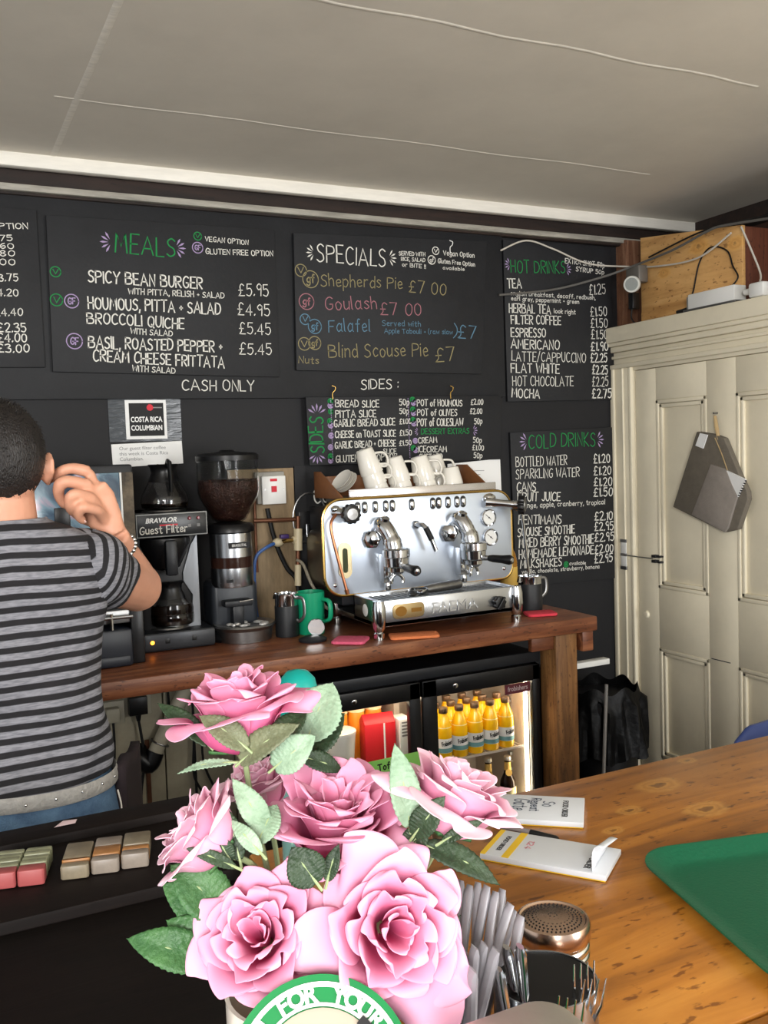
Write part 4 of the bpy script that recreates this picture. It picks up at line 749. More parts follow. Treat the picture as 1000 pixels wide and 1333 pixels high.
# drip tray box on turned feet
TX0, TX1, TY0 = -.29, .275, -.205
b = MB()
b.box(TX0, TX1, TY0, TY0+.012, .04, .132); b.box(TX0, TX0+.012, TY0, .0, .04, .132); b.box(TX1-.012, TX1, TY0, .0, .04, .132); b.box(TX0, TX1, -.015, 0, .04, .132); b.box(TX0, TX1, TY0, .2, .04, .06)
b.build('drip_tray_box', STEEL, em, bevel=.004)
b = MB()
b.box(TX0+.012, TX1-.012, TY0+.012, -.015, .112, .118)
for i in range(26): b.box(TX0+.014+i*.0213, TX0+.019+i*.0213, TY0+.02, -.02, .118, .122)
b.build('drip_grid', DSTEEL, em)
for fx_ in (TX0+.004, TX1-.004):
    for fy in (TY0+.006, .17):
        b = MB(); b.lathe([(0, 0), (.019, 0), (.019, .022), (.014, .026), (.022, .04), (.026, .07), (.025, .11), (.02, .132), (0, .134)], 22, Matrix.Translation((fx_, fy, 0))); b.build('turned_foot', CHROME, em)
b = MB(); b.prism(rrect(.122, .05, .016, 5), 0, .004, Matrix.Translation((-.175, TY0, .09)) @ XZ); pl = b.build('name_plate', mat('aged_brass_plate', (168, 146, 104), .42, .8), em, bevel=.001)
b = MB(); b.lathe([(0, .0052), (.022, .0052), (.022, .004)], 24, Matrix.Translation((-.205, TY0, .09)) @ RX90, sy=.8); b.box(-.165, -.125, TY0-.0052, TY0-.004, .083, .097); b.build('plate_emblem', mat('dark_gold', (140, 100, 44), .4, .8), pl)
print_text('FAEMA', .054, FR(.01, TY0-.0006, .086), 'embossed_lettering', STEEL, em, depth=.0016, sx=1.15)
b = MB()
for i in range(1):
    kn2 = [(math.cos(2*PI*j/28)*(.025 if j % 4 < 2 else .021), math.sin(2*PI*j/28)*(.025 if j % 4 < 2 else .021)) for j in range(28)]
    b.prism(kn2, 0, .02, Matrix.Translation((.19, TY0, .08)) @ XZ); b.box(-.004, .004, -.026, .026, .02, .028, Matrix.Translation((.19, TY0, .08)) @ XZ @ Matrix.Rotation(R(-35), 4, 'Z'))
b.build('tray_knob', BLACKP, em, bevel=.002)
b = MB(); b.lathe([(0, .003), (.018, .002), (.022, 0)], 22, aim((TX0, -.1, .088), (-1, 0, 0))); b.build('round_side_cap', WHITEP, em)
# spare filter holder lying on the grid
t = thing('spare_portafilter', 'steel filter holder lying across the espresso drip tray', 'filter holder', (1.60, 2.86, ZT+.1225))
b = MB(); b.tube([(-.05, .015, .02), (-.02, .02, .02), (.115, .06, .02)], [.012, .017, .018], 18); b.build('handle', DSTEEL, t)
b = MB(); b.lathe([(.033, .0), (.036, .004), (.036, .026), (.033, .028), (.031, .026), (.031, .004), (0, .003)], 28, Matrix.Translation((-.085, .005, .0))); b.build('basket', CHROME, t)
# mugs on the machine
def mug_mesh():
    b = MB(); b.lathe([(0, .0), (.029, 0), (.032, .003), (.041, .06), (.0435, .093), (.043, .095), (.0415, .093), (.039, .06), (.03, .006), (0, .005)], 30); return b
mug0 = None
def mug(loc, ax, spin, label):
    global mug0
    if mug0 is None:
        t = thing('coffee_mug', label, 'mug', (0, 0, 0), 0, 'white mugs stacked on the espresso machine')
        mug_mesh().build('cup', CERAM, t, smooth=60)
        b = MB(); b.tube(spline([(.039, 0, .078), (.06, 0, .084), (.073, 0, .066), (.068, 0, .036), (.036, 0, .026)]), [(.0045, .006)]*25, 10); b.build('handle', CERAM, t)
        mug0 = t
    else: t = dup(mug0, loc, label)
    t.matrix_world = aim(loc, ax, spin); return t
# upside-down mugs leaning, nested two or three high : the axis runs from base down to rim
def stack(p_rim, tilt, n, az, names, step=.05):
    d = V(tilt).normalized()
    hv = V((math.cos(az), math.sin(az), 0)); hv = (hv - d*hv.dot(d)).normalized()      # the handles point this way
    zl = -d; yl = zl.cross(hv); M = Matrix((hv, yl, zl)).transposed().to_4x4()
    for i in range(n):
        t = mug((0, 0, 0), (0, 0, 1), 0, names[i]); t.matrix_world = Matrix.Translation(V(p_rim) + d*(.096 + step*i)) @ M
UP = lambda x, y: (x, y, ZT+.474)
stack(UP(1.49, 3.10), (-.30, .04, .95), 3, R(-35), ['white mug at the bottom of the tall left stack on the machine', 'white mug in the middle of the tall left stack on the machine', 'white mug topping the tall left stack on the machine'], .044)
stack(UP(1.588, 3.10), (-.22, .04, .97), 2, R(-30), ['lower white mug of second stack from left on the machine', 'upper white mug of second stack from left on the machine'])
stack(UP(1.695, 3.10), (-.22, .04, .97), 2, R(-30), ['lower white mug of third stack from left on the machine', 'upper white mug of third stack from left on the machine'])
stack(UP(1.80, 3.19), (-.16, .04, .98), 2, R(-20), ['lower white mug of the rear right stack on the machine', 'upper white mug of the rear right stack on the machine'])
stack(UP(1.80, 3.085), (-.10, .05, .98), 1, R(120), ['single white mug at the right front of the machine top'])
t = thing('tilted_saucer', 'stack of white saucers tilted at the left end of the machine top', 'saucer', (1.375, 3.12, ZT+.4755))
b = MB()
for i in range(3): b.lathe([(0, 0), (.025, 0), (.045, .008), (.046, .010), (.025, .003), (0, .003)], 28, aim((-.012*i-.0, 0, .047+.006*i), (-.75, -.15, .66)))
b.build('saucers', CERAM, t)

# ------------------------------------------------------------------ under the worktop : sockets, waste pipe, cables
SOCK = mat('grey_white_socket', (176, 170, 150), .5)
t = thing('wall_socket', 'pale wall socket with white plug under the worktop', 'socket', (.515, 3.3335, .715))
b = MB(); b.box(-.05, .045, -.012, 0, -.04, .045); b.build('face_plate', SOCK, t, bevel=.003)
b = MB(); b.box(-.024, .024, -.05, -.012, -.025, .028); b.build('plug', SOCK, t, bevel=.008)
b = MB(); b.tube(spline([(-.0, -.03, -.02), (.0, -.03, -.12), (-.01, -.025, -.3), (-.01, -.02, -.5)]), .0045, 8); b.build('lead', BLACKR, t)
t = thing('black_plug', 'black plug with lead in the wall below the worktop', 'plug', (.605, 3.3335, .735))
b = MB(); b.box(-.05, .05, -.008, 0, -.04, .045); b.build('face_plate', SOCK, t, bevel=.003)
b = MB(); b.box(-.034, .03, -.045, -.008, -.03, .034); b.tube([(-.002, -.03, -.028), (-.002, -.03, -.055)], [.012, .007], 10); b.build('plug', BLACKP, t, bevel=.008)
b = MB(); b.tube(spline([(-.002, -.03, -.05), (.008, -.03, -.14), (.008, -.028, -.22), (-.006, -.024, -.34), (-.01, -.02, -.5)]), .005, 8); b.build('lead', BLACKR, t)
t = thing('waste_pipe', 'white plastic waste pipe with a black elbow slanting under the worktop', 'pipe', (0, 0, 0))
b = MB(); b.tube([(.79, 3.30, .80), (.645, 3.295, .545)], .026, 18); b.build('pipe', mat('aged_white_pipe', (190, 182, 160), .5, var=.15), t)
b = MB(); b.tube(spline([(.655, 3.295, .562), (.63, 3.292, .52), (.60, 3.30, .55), (.60, 3.333, .57)]), .032, 16); b.build('elbow', BLACKP, t)
b = MB(); b.tube([(.672+.03*math.cos(a*PI/10), 3.295+.03*math.sin(a*PI/10), .592-.016*math.cos(a*PI/10)) for a in range(21)], .003, 6); b.build('pipe_clip', DSTEEL, t)
t = MB(); t.box(.625, .64, 3.325, 3.335, .25, .60); tag(t.build('copper_pipe', mat('dull_copper', (112, 74, 54), .45, .6, var=.3)), 'rusty brown pipe running down from the waste pipe elbow', 'pipe')
cable('dangling_cable', [(.715, 3.325, .9), (.716, 3.325, .8), (.717, 3.325, .70)], .005, BLACKR, 'short black cable dropping behind the waste pipe top', 'black cables below the worktop')
cable('dangling_cable', [(.79, 3.31, .90), (.80, 3.31, .74), (.80, 3.31, .55), (.80, 3.31, .30)], .005, BLACKR, 'straight black cable hanging right of the waste pipe', 'black cables below the worktop')
cable('dangling_cable', [(.765, 3.30, .645), (.795, 3.30, .60), (.79, 3.30, .48), (.80, 3.30, .42), (.85, 3.30, .33)], .0045, BLACKR, 'bowed black cable crossing the straight cable below worktop', 'black cables below the worktop')
cable('dangling_cable', [(.84, 3.31, .90), (.835, 3.31, .7), (.83, 3.31, .5), (.87, 3.31, .38)], .0045, BLACKR, 'black cable nearest the fridge below the worktop', 'black cables below the worktop')

# ------------------------------------------------------------------ glass-door drinks fridge
fr = thing('drinks_fridge', 'black two-door glass drinks fridge lit inside under the worktop', 'fridge', (1.51, 3.06, 0))
FX0, FX1 = -.51, .512
FWH = mat('fridge_liner', (176, 166, 154), .4)
b = MB(); b.box(FX0, FX1, -.18, .26, .03, .12); b.box(FX0, FX1, -.18, .26, .745, .832); b.box(FX0, FX0+.03, -.18, .26, .1, .8); b.box(FX1-.03, FX1, -.18, .26, .1, .8); b.box(FX0, FX1, .235, .26, .1, .8)
for x in (FX0+.05, FX1-.05):
    for y in (-.13, .22): b.cyl((x, y, 0), (x, y, .035), .02)
b.build('cabinet', BLACKP, fr, bevel=.005)
b = MB(); b.box(FX0+.031, FX1-.031, .225, .234, .121, .744); b.box(FX0+.031, FX0+.037, -.17, .225, .121, .744); b.box(FX1-.037, FX1-.031, -.17, .225, .121, .744); b.box(FX0+.031, FX1-.031, -.17, .225, .121, .127); b.box(FX0+.031, FX1-.031, -.17, .225, .738, .744); b.box(-.012, .012, .0, .225, .127, .738); b.build('liner', FWH, fr)
for x0, x1, lk in ((-.5, -.008, -.265), (-.0, .505, .135)):
    b = MB(); y0, y1 = -.212, -.184; gx0, gx1 = (x0+.045, x1-.045) if x0 < -.1 else (x0+.06, x1-.035)
    b.box(x0, x1, y0, y1, .728, .79); b.box(x0, x1, y0, y1, .06, .13); b.box(x0, gx0, y0, y1, .06, .79); b.box(gx1, x1, y0, y1, .06, .79)
    dr = b.build('door', BLACKP, fr, bevel=.004)
    b = MB(); b.box(gx0-.005, gx1+.005, -.2, -.196, .125, .735); b.build('glass_pane', mat('fridge_glass', (255, 255, 255), .0, trans=1, ior=1.02), dr)
    b = MB(); b.lathe([(0, .004), (.008, .004), (.0105, .002), (.011, 0)], 20, facing(lk, y0, .757)); b.box(lk-.001, lk+.001, y0-.005, y0-.0038, .752, .762); b.build('lock', CHROME, dr)
b = MB(); b.box(FX0, FX1, -.2, -.18, .795, .834); b.build('fascia', GREYP, fr, bevel=.003)
LAMP = mat('fridge_lamp', (255, 236, 205), .5, emit=13)
b = MB(); b.cyl((.468, -.165, .14), (.468, -.165, .725), .007, n=10); b.build('light_tube', LAMP, fr)
b = MB(); b.cyl((-.44, -.15, .73), (.44, -.15, .73), .008, n=10); b.build('light_tube', LAMP, fr)
GSH = mat('wire_shelf', (226, 222, 214), .3, .5)
for sx0, sx1 in ((-.465, -.02), (.02, .455)):
    for z in (.462, .2):
        b = MB(); b.box(sx0, sx1, -.162, -.155, z, z+.008); b.box(sx0, sx1, .2, .206, z, z+.008)
        for k in range(23): b.box(sx0+(sx1-sx0-.003)*k/22, sx0+(sx1-sx0-.003)*k/22+.003, -.158, .203, z+.003, z+.006)
        b.build('shelf', GSH, fr)
b = MB()
for k in range(18): b.box(.462, .472, -.06, -.04, .16+k*.03, .172+k*.03)
b.build('shelf_rack', DSTEEL, fr)
b = MB(); b.box(.35, .462, -.2075, -.2035, .69, .726); st = b.build('door_sticker', mat('maroon_sticker', (92, 34, 44), .5), fr)
print_text('frobishers', .026, FR(.406, -.2082, .708), 'sticker_lettering', mat('sticker_grey_text', (196, 180, 180), .6), st, sx=.85)
ORANGE = mat('orange_juice', (253, 196, 16), .25, coat=.5)
def juice(loc, label):
    t = thing('juice_bottle', label, 'bottle', loc, 0, 'orange juice bottles on the fridge shelf')
    b = MB(); b.lathe([(0, 0), (.028, 0), (.031, .004), (.031, .1), (.028, .125), (.019, .15), (.0145, .165), (.0145, .174), (0, .174)], 24); b.build('juice_body', ORANGE, t)
    b = MB(); b.lathe([(.0155, .168), (.017, .170), (.017, .186), (.015, .189), (0, .189)], 20); b.build('cap', mat('bronze_cap', (116, 92, 72), .35, .6), t)
    b = MB(); b.lathe([(.0314, .026), (.0314, .078)], 24); lb = b.build('label', WHITE, t)
    b = MB(); b.lathe([(.0317, .027), (.0317, .043)], 24); b.build('teal_band', mat('teal_print', (110, 160, 164), .6), lb)
    b = MB(); pts = []
    def wrap(x, z): a = -PI/2 + x/.0318; return (.0318*math.cos(a), .0318*math.sin(a), z)
    write(b, 'Frobishers', -.022, .052, .022, .058, .014, wrap, .14); b.build('label_script', INK, lb, smooth=0)
    b = MB(); b.lathe([(.0293, .117), (.0262, .13)], 24); b.build('shoulder_label', mat('pale_yellow_print', (252, 226, 150), .5), t)
    return t
j0 = None
rows = [(2.93, [1.568+.0, 1.636, 1.704, 1.772, 1.840, 1.908], 'front row'), (3.0, [1.64, 1.71, 1.78, 1.85, 1.915], 'second row'), (3.07, [1.66, 1.73, 1.80, 1.87], 'rear row')]
ORD = ['first', 'second', 'third', 'fourth', 'fifth', 'sixth']
for y, xs, nm in rows:
    for i, x in enumerate(xs):
        if x < 1.6: continue
        lab = 'orange juice bottle in the fridge, %s, %s from the right' % (nm, ORD[len(xs)-1-i])
        j0_ = (x, y, .4705)
        if j0 is None: j0 = juice(j0_, lab)
        else: dup(j0, j0_, lab, rz=random.uniform(-.3, .3))
def beer(loc, label):
    t = thing('dark_bottle', label, 'bottle', loc, 0, 'dark bottles on the lower fridge shelf')
    b = MB(); b.lathe([(0, 0), (.029, 0), (.031, .004), (.031, .1), (.029, .118), (.016, .145), (.0125, .165), (.0125, .205), (0, .205)], 24); b.build('glass_body', mat('dark_brown_glass', (40, 26, 18), .06), t)
    b = MB(); b.lathe([(.013, .196), (.0148, .198), (.0145, .209), (.012, .212), (0, .212)], 18); b.build('cap', mat('silver_cap', (188, 184, 176), .3, .8), t)
    b = MB(); b.lathe([(.0138, .158), (.0128, .19)], 20); b.build('neck_label', mat('gold_paper', (214, 176, 92), .5), t)
    b = MB(); b.lathe([(.0, .0006), (.013, .0006), (.013, 0)], 20, aim((-.006, -.0172, .152), (-.35, -.9, .5))); b.build('round_seal', mat('gold_paper', (214, 176, 92), .5), t)
    b = MB(); b.lathe([(.0314, .03), (.0314, .095)], 24); b.build('label', mat('cream_label', (216, 206, 160), .6), t)
    return t
k0 = beer((1.925, 2.95, .2085), 'dark bottle with gold neck label on the lower fridge shelf, right one')
dup(k0, (1.85, 2.97, .2085), 'dark bottle with gold neck label on the lower fridge shelf, left one')
# left compartment
t = thing('red_carton', 'bright red carton standing in the left fridge compartment', 'carton', (1.39, 2.98, .4705))
b = MB(); b.box(-.058, .058, -.035, .035, 0, .165, Matrix.Rotation(R(-8), 4, 'Z')); b.prism([(-.035, .165), (.035, .165), (0, .195)], -.058, .058, Matrix.Rotation(R(-8), 4, 'Z') @ Matrix(((0,0,1,0), (1,0,0,0), (0,1,0,0), (0,0,0,1)))); b.build('box', mat('red_card', (206, 30, 40), .45), t, bevel=.001)
b = MB(); b.box(.012, .018, -.0365, -.035, 0, .165, Matrix.Rotation(R(-8), 4, 'Z')); b.build('pale_seam', WHITE, t)
t = thing('white_carton', 'white printed carton beside the red carton in the fridge', 'carton', (1.48, 2.965, .4705))
b = MB(); b.box(-.024, .024, -.035, .04, 0, .17); b.build('box', WHITE, t, bevel=.001)
b = MB()
for k in range(5): b.box(-.016, .01-.004*(k % 2), -.0358, -.035, .155-.012*k, .161-.012*k)
b.build('grey_print', mat('grey_ink', (130, 130, 130), .7), t)
t = thing('white_tub', 'white tub at the left side of the fridge behind the leaves', 'tub', (1.235, 2.98, .4705))
b = MB(); b.lathe([(0, 0), (.05, 0), (.062, .14), (.064, .145), (.064, .155), (0, .158)], 30); b.build('tub', WHITEP, t)
t = thing('white_tub', 'square white tub low in the left fridge compartment', 'tub', (1.40, 2.95, .2085))
b = MB(); b.box(-.12, .10, -.05, .1, 0, .225); b.build('tub', WHITEP, t, bevel=.01)
t = thing('lime_notice', 'lime green handwritten paper stuck on the left fridge door glass', 'notice', (1.385, 2.847, .44))
b = MB(); b.box(-.115, .115, -.0015, .0, .0, .102, Matrix.Rotation(R(-1), 4, 'Y')); b.build('paper', mat('lime_green_card', (150, 222, 110), .6), t)
b = MB(); write(b, 'Toffee', -.06, .062, .03, .066, .022, lambda x, z: (x, -.0024, z), .2); write(b, 'Peach', .0, .02, .08, .024, .02, lambda x, z: (x, -.0024, z), .2); b.build('handwriting', INK, t, smooth=0)
JAR = mat('amber_preserve', (240, 150, 40), .3)
for i, x in enumerate((1.29, 1.36, 1.43)):
    t = thing('preserve_jar', 'glowing amber jar at the back of the left fridge shelf, ' + ('left', 'middle', 'right')[i] + ' one', 'jar', (x, 3.10, .4705), 0, 'amber jars at the back of the fridge')
    b = MB(); b.lathe([(0, 0), (.03, 0), (.032, .01), (.032, .17), (.028, .18), (0, .18)], 20); b.build('jar', JAR, t)
    b = MB(); b.lathe([(.0325, .18), (.0325, .215), (0, .217)], 20); b.build('lid', mat('pale_lid', (246, 230, 190), .4), t)
# bagged bin beside the door
t = thing('refuse_bin', 'black bag-lined bin between the worktop post and the door', 'bin', (2.48, 3.06, 0))
b = MB(); b.lathe([(0, 0), (.12, 0), (.135, .01), (.15, .55), (.15, .56), (0, .56)], 28); b.build('body', BLACKP, t)
b = MB()
def bagf(u, v):
    a = 2*PI*u; r = .158 + .02*v + .012*math.sin(9*a+3*v) + .01*math.sin(17*a); z = .60 - .28*v + .015*math.sin(7*a)
    if v < .2: r = .145 + .013*v/.2
    return (r*math.cos(a), r*math.sin(a), z)
b.grid(bagf, 90, 14, True); b.build('bin_bag', mat('black_bin_bag', (5, 5, 6), .5, spec=.25, bump=.4, bscale=30), t)
t = MB(); t.box(2.25, 2.50, 3.03, 3.07, .688, .712); tag(t.build('white_tray', WHITEP, None, bevel=.003), 'white tray edge jutting out behind the worktop post', 'tray')
t = thing('bin_stand', 'black shelf unit holding the white tray beside the bin', 'shelf', (2.26, 3.15, 0))
b = MB(); b.box(-.03, 0, -.1, .15, 0, .687); b.box(-.03, .03, .14, .18, 0, .687); b.build('frame', BLACKP, t)
t = thing('broom', 'thin grey broom handle standing beside the bin', 'broom', (2.30, 2.86, 0))
b = MB(); b.tube([(0, 0, .03), (.04, .0, .66)], .007, 8); b.build('handle', mat('grey_pole', (120, 116, 112), .5), t)
b = MB(); b.box(-.09, .09, -.02, .02, 0, .05); b.build('head', BLACKP, t, bevel=.006)

# ------------------------------------------------------------------ grey pocket bag hanging on the door
bg = thing('hanging_bag', 'grey canvas pocket bag with a notepad hanging on the cream door', 'bag', (0, 0, 0))
def slab(pts, x0, x1):
    n = len(pts); vs = [(x0, y, z) for y, z in pts] + [(x1, y, z) for y, z in pts]
    return vs, [tuple(range(n)), tuple(range(2*n-1, n-1, -1))] + [(i, (i+1) % n, n+(i+1) % n, n+i) for i in range(n)]
def yz(*a): return [(p[1], p[2]) for p in a]
CANV = mat('grey_canvas', (104, 97, 86), .85, var=.12, scale=30, bump=.25, bscale=220)
CANV2 = mat('pale_grey_canvas', (136, 128, 120), .85, var=.1, scale=20, bump=.25, bscale=220)
b = MB(); b.add(*slab(yz((2.78, 2.802, 1.646), (2.78, 2.716, 1.633), (2.78, 2.661, 1.616), (2.78, 2.587, 1.473), (2.78, 2.55, 1.409), (2.78, 2.547, 1.379), (2.78, 2.597, 1.262), (2.78, 2.663, 1.246), (2.78, 2.942, 1.336)), 2.776, 2.803)); b.build('back_pocket', CANV, bg, bevel=.003)
b = MB(); b.add(*slab(yz((2.77, 2.72, 1.515), (2.77, 2.642, 1.494), (2.77, 2.59, 1.387), (2.77, 2.638, 1.263), (2.77, 2.653, 1.247), (2.77, 2.827, 1.309)), 2.766, 2.777)); b.build('front_pocket', CANV2, bg, bevel=.002)
b = MB(); b.add(*slab(yz((2.77, 2.646, 1.491), (2.77, 2.548, 1.456), (2.77, 2.586, 1.388)), 2.768, 2.775)); np_ = b.build('notepad', WHITE, bg)
b = MB()
for k in range(7):
    q = V((2.768, 2.546, 1.45))*(1-k/6) + V((2.768, 2.58, 1.394))*k/6; b.ell(q, (.004, .005, .003), 8, 5)
b.build('spiral_binding', INK, np_)
b = MB(); b.add(*slab(yz((2.775, 2.78, 1.639), (2.775, 2.74, 1.631), (2.775, 2.765, 1.577), (2.775, 2.806, 1.59)), 2.772, 2.777)); b.build('white_patch', WHITE, bg)
b = MB(); b.tube([(2.8, 2.727, 1.706), (2.785, 2.705, 1.66), (2.78, 2.689, 1.611)], [(.002, .006), (.003, .008), (.003, .006)], 8); b.tube([(2.776, 2.705, 1.618), (2.772, 2.666, 1.551), (2.768, 2.636, 1.491)], .0022, 6); b.build('hanging_tape', mat('buff_tape', (168, 144, 104), .8), bg)
b = MB(); b.cyl((2.812, 2.724, 1.716), (2.79, 2.724, 1.716), .004); b.build('nail', DSTEEL, bg)

# ------------------------------------------------------------------ blue plastic chair behind the bar
ch = thing('plastic_chair', 'blue plastic chair half hidden behind the wooden bar by the door', 'chair', (2.16, 1.72, 0), R(12))
BLUE = mat('blue_plastic', (66, 88, 160), .4)
b = MB()
def backf(u, v):
    a = (u-.5)*2; wv = .21 - .05*v**3
    return (a*wv + 0, .02*a*a - .05*v + .2, .46 + .34*v - .03*max(0, abs(a)-.7)*v*4)
b.grid(backf, 17, 9); b.build('backrest', BLUE, ch, solid=.012)
b = MB(); b.prism(rrect(.42, .40, .06, 6), .435, .45); b.build('seat', BLUE, ch, bevel=.005)
for sx_ in (-1, 1):
    for sy_ in (-1, 1):
        b = MB(); b.tube([(sx_*.16, sy_*.15, .436), (sx_*.2, sy_*.2, 0)], .012, 10); b.build('leg', DSTEEL, ch)
    b = MB(); b.tube([(sx_*.17, .185, .44), (sx_*.17, .2, .6)], .011, 10); b.build('back_upright', DSTEEL, ch)

# ------------------------------------------------------------------ front bar : wooden counter on the right, dark ledge on the left
ZB_ = 1.05
BARW = wood('golden_varnished_pine', (132, 80, 24), (176, 112, 38), (198, 134, 54), .34, .9, 0, knots=[(1.024, 1.126, 1.05) + (.026,), (1.015, 1.015, 1.05) + (.024,), (0.914, 1.069, 1.05) + (.014,), (0.845, 1.024, 1.05) + (.011,), (1.147, 1.19, 1.05) + (.012,)], coat=.35)
bt = thing('bar_counter', 'golden varnished pine bar top in the right foreground', 'counter', (0, 0, 0))
b = MB(); b.box(.362, 2.3, .62, 1.22, .995, ZB_); b.build('board', BARW, bt, bevel=.006)
b = MB(); b.box(.362, 2.3, .2, .617, .995, ZB_); b.build('board', BARW, bt, bevel=.006)
b = MB(); b.box(.40, 2.25, .95, 1.0, 0, .995); b.build('front_panel', REDW, bt)
DARK = wood('near_black_wood', (13, 9, 8), (18, 12, 11), (24, 17, 15), .6, 1, 0, spec=.15)
db = thing('dark_ledge', 'very dark wooden bar ledge in the left foreground', 'counter', (0, 0, 0))
b = MB(); b.box(-1.4, .358, .2, 1.185, .985, 1.035); b.build('lower_top', DARK, db, bevel=.004)
b = MB(); b.box(-1.4, .358, 1.185, 1.40, .985, 1.05); b.build('raised_shelf', DARK, db, bevel=.005)
b = MB(); b.box(-1.4, .358, 1.40, 1.46, .97, 1.062); b.build('back_rail', DARK, db, bevel=.006)
b = MB(); b.box(-1.35, .35, .95, 1.4, 0, .985); b.build('carcass', DARK, db)
# wrapped packets in rows on the dark ledge
PAL = {'green': mat('pale_green_wrapper', (128, 130, 104), .4, var=.12, scale=60), 'cream': mat('buff_wrapper', (120, 110, 92), .4, var=.15, scale=60), 'pink': mat('pink_wrapper', (150, 72, 72), .5), 'orange': mat('orange_wrapper', (150, 104, 60), .4, var=.2, scale=50), 'grey': mat('pale_grey_wrapper', (128, 118, 108), .4, var=.12, scale=60)}
AX = V((0.236, 1.39, 1.05)) - V((0.198, 1.243, 1.05)); AX.z = 0; AX.normalize(); BX = V((AX.y, -AX.x, 0))
def packet(p, wd, ln, h, c, label):
    t = thing('wrapped_packet', label, 'packet', (p.x, p.y, 1.0505), math.atan2(BX.y, BX.x), 'wrapped packets lined up on the dark ledge')
    b = MB(); b.prism(rrect(wd, ln, .003, 2), .0005, h); b.build('wrapper', PAL[c], t, bevel=.002)
def column(p, wd, items, nm):
    q = V(p); off = 0
    for i, (ln, h, c, w_) in enumerate(items):
        packet(q + AX*(off + ln/2), wd, ln-.001, h, c, '%s packet, %s, %s' % (w_, nm, ('nearest', 'second', 'third', 'fourth', 'farthest')[i])); off += ln
for x, nm, its in ((26, 'second column from the left on the dark ledge', [(.022, .022, 'pink', 'pink'), (.014, .023, 'green', 'pale green'), (.014, .022, 'green', 'pale green'), (.014, .023, 'green', 'pale green'), (.014, .022, 'green', 'pale green')]),
                   (-5, 'leftmost column on the dark ledge', [(.022, .022, 'pink', 'pink'), (.014, .022, 'green', 'pale green'), (.014, .023, 'green', 'pale green'), (.014, .022, 'green', 'pale green'), (.014, .022, 'green', 'pale green')])):
    column(V((0.059, 1.273, 1.05)) + BX*(.036*(0 if x < 0 else 1)) - BX*.012, .034, its, nm)
p0 = V((0.136, 1.258, 1.05))
for i, (nm, its) in enumerate((('third column from the left on the dark ledge', [(.016, .019, 'cream', 'buff'), (.006, .021, 'orange', 'thin orange'), (.054, .021, 'cream', 'long buff')]), ('fourth column from the left on the dark ledge', [(.018, .02, 'grey', 'grey'), (.03, .021, 'orange', 'orange tinted'), (.03, .021, 'grey', 'grey')]), ('rightmost column on the dark ledge', [(.018, .021, 'grey', 'grey'), (.014, .021, 'orange', 'orange tinted'), (.044, .022, 'cream', 'long buff')]))):
    column(p0 + BX*(.0385*i) + AX*(.006*i), .036, its, nm)
t = MB(); t.add([V((0.129, 1.429, 1.062)), V((0.16, 1.43, 1.062)), V((0.164, 1.445, 1.062)), V((0.145, 1.45, 1.062)), V((0.129, 1.424, 1.064)), V((0.159, 1.425, 1.064)), V((0.164, 1.44, 1.064)), V((0.144, 1.444, 1.064))], [(0,1,2,3), (7,6,5,4), (0,4,5,1), (1,5,6,2), (2,6,7,3), (3,7,4,0)])
tag(t.build('paper_scrap', mat('pinkish_paper', (236, 210, 214), .7), None), 'small pink and white paper scrap on the dark back rail', 'paper')
# green tray
tr = thing('serving_tray', 'green plastic serving tray lying on the pine bar', 'tray', (0, 0, 0))
TG = mat('green_tray_plastic', (0, 86, 57), .5, bump=.15, bscale=240)
c0 = V((0.789, 0.932, 1.06)); ang = R(-14); ux = V((math.cos(ang), math.sin(ang), 0)); uy = V((-math.sin(ang), math.cos(ang), 0))
ctr = c0 + ux*.235 - uy*.175 + V((0, 0, 0)); TM = Matrix.Translation((ctr.x, ctr.y, 1.0505)) @ Matrix.Rotation(ang, 4, 'Z')
b = MB(); loops = []
for (w_, d_, r_, z_) in ((.395, .275, .03, .0), (.425, .305, .042, .004), (.45, .33, .05, .018), (.462, .342, .054, .0185), (.462, .342, .054, .0155), (.45, .33, .05, .0145), (.42, .30, .042, .0075), (.395, .275, .03, .004)): loops.append([(x, y, z_) for x, y in rrect(w_, d_, r_, 7)])
n_ = len(loops[0]); vs = [p for l in loops[:] for p in l]
# outer underside runs 0-3, upper side 4-7 reversed
zz = [0, .003, .014, .016, .0185, .0175, .0065, .0045]
vs = [(x, y, zz[i]) for i, l in enumerate([loops[0], loops[1], loops[2], loops[3], loops[3], loops[2], loops[6], loops[7]]) for x, y, _ in l]
fs = [(i*n_+j, i*n_+(j+1) % n_, (i+1)*n_+(j+1) % n_, (i+1)*n_+j) for i in range(7) for j in range(n_)] + [tuple(reversed(range(n_))), tuple(7*n_+j for j in range(n_))]
b.add(vs, fs, TM); b.build('tray', TG, tr)
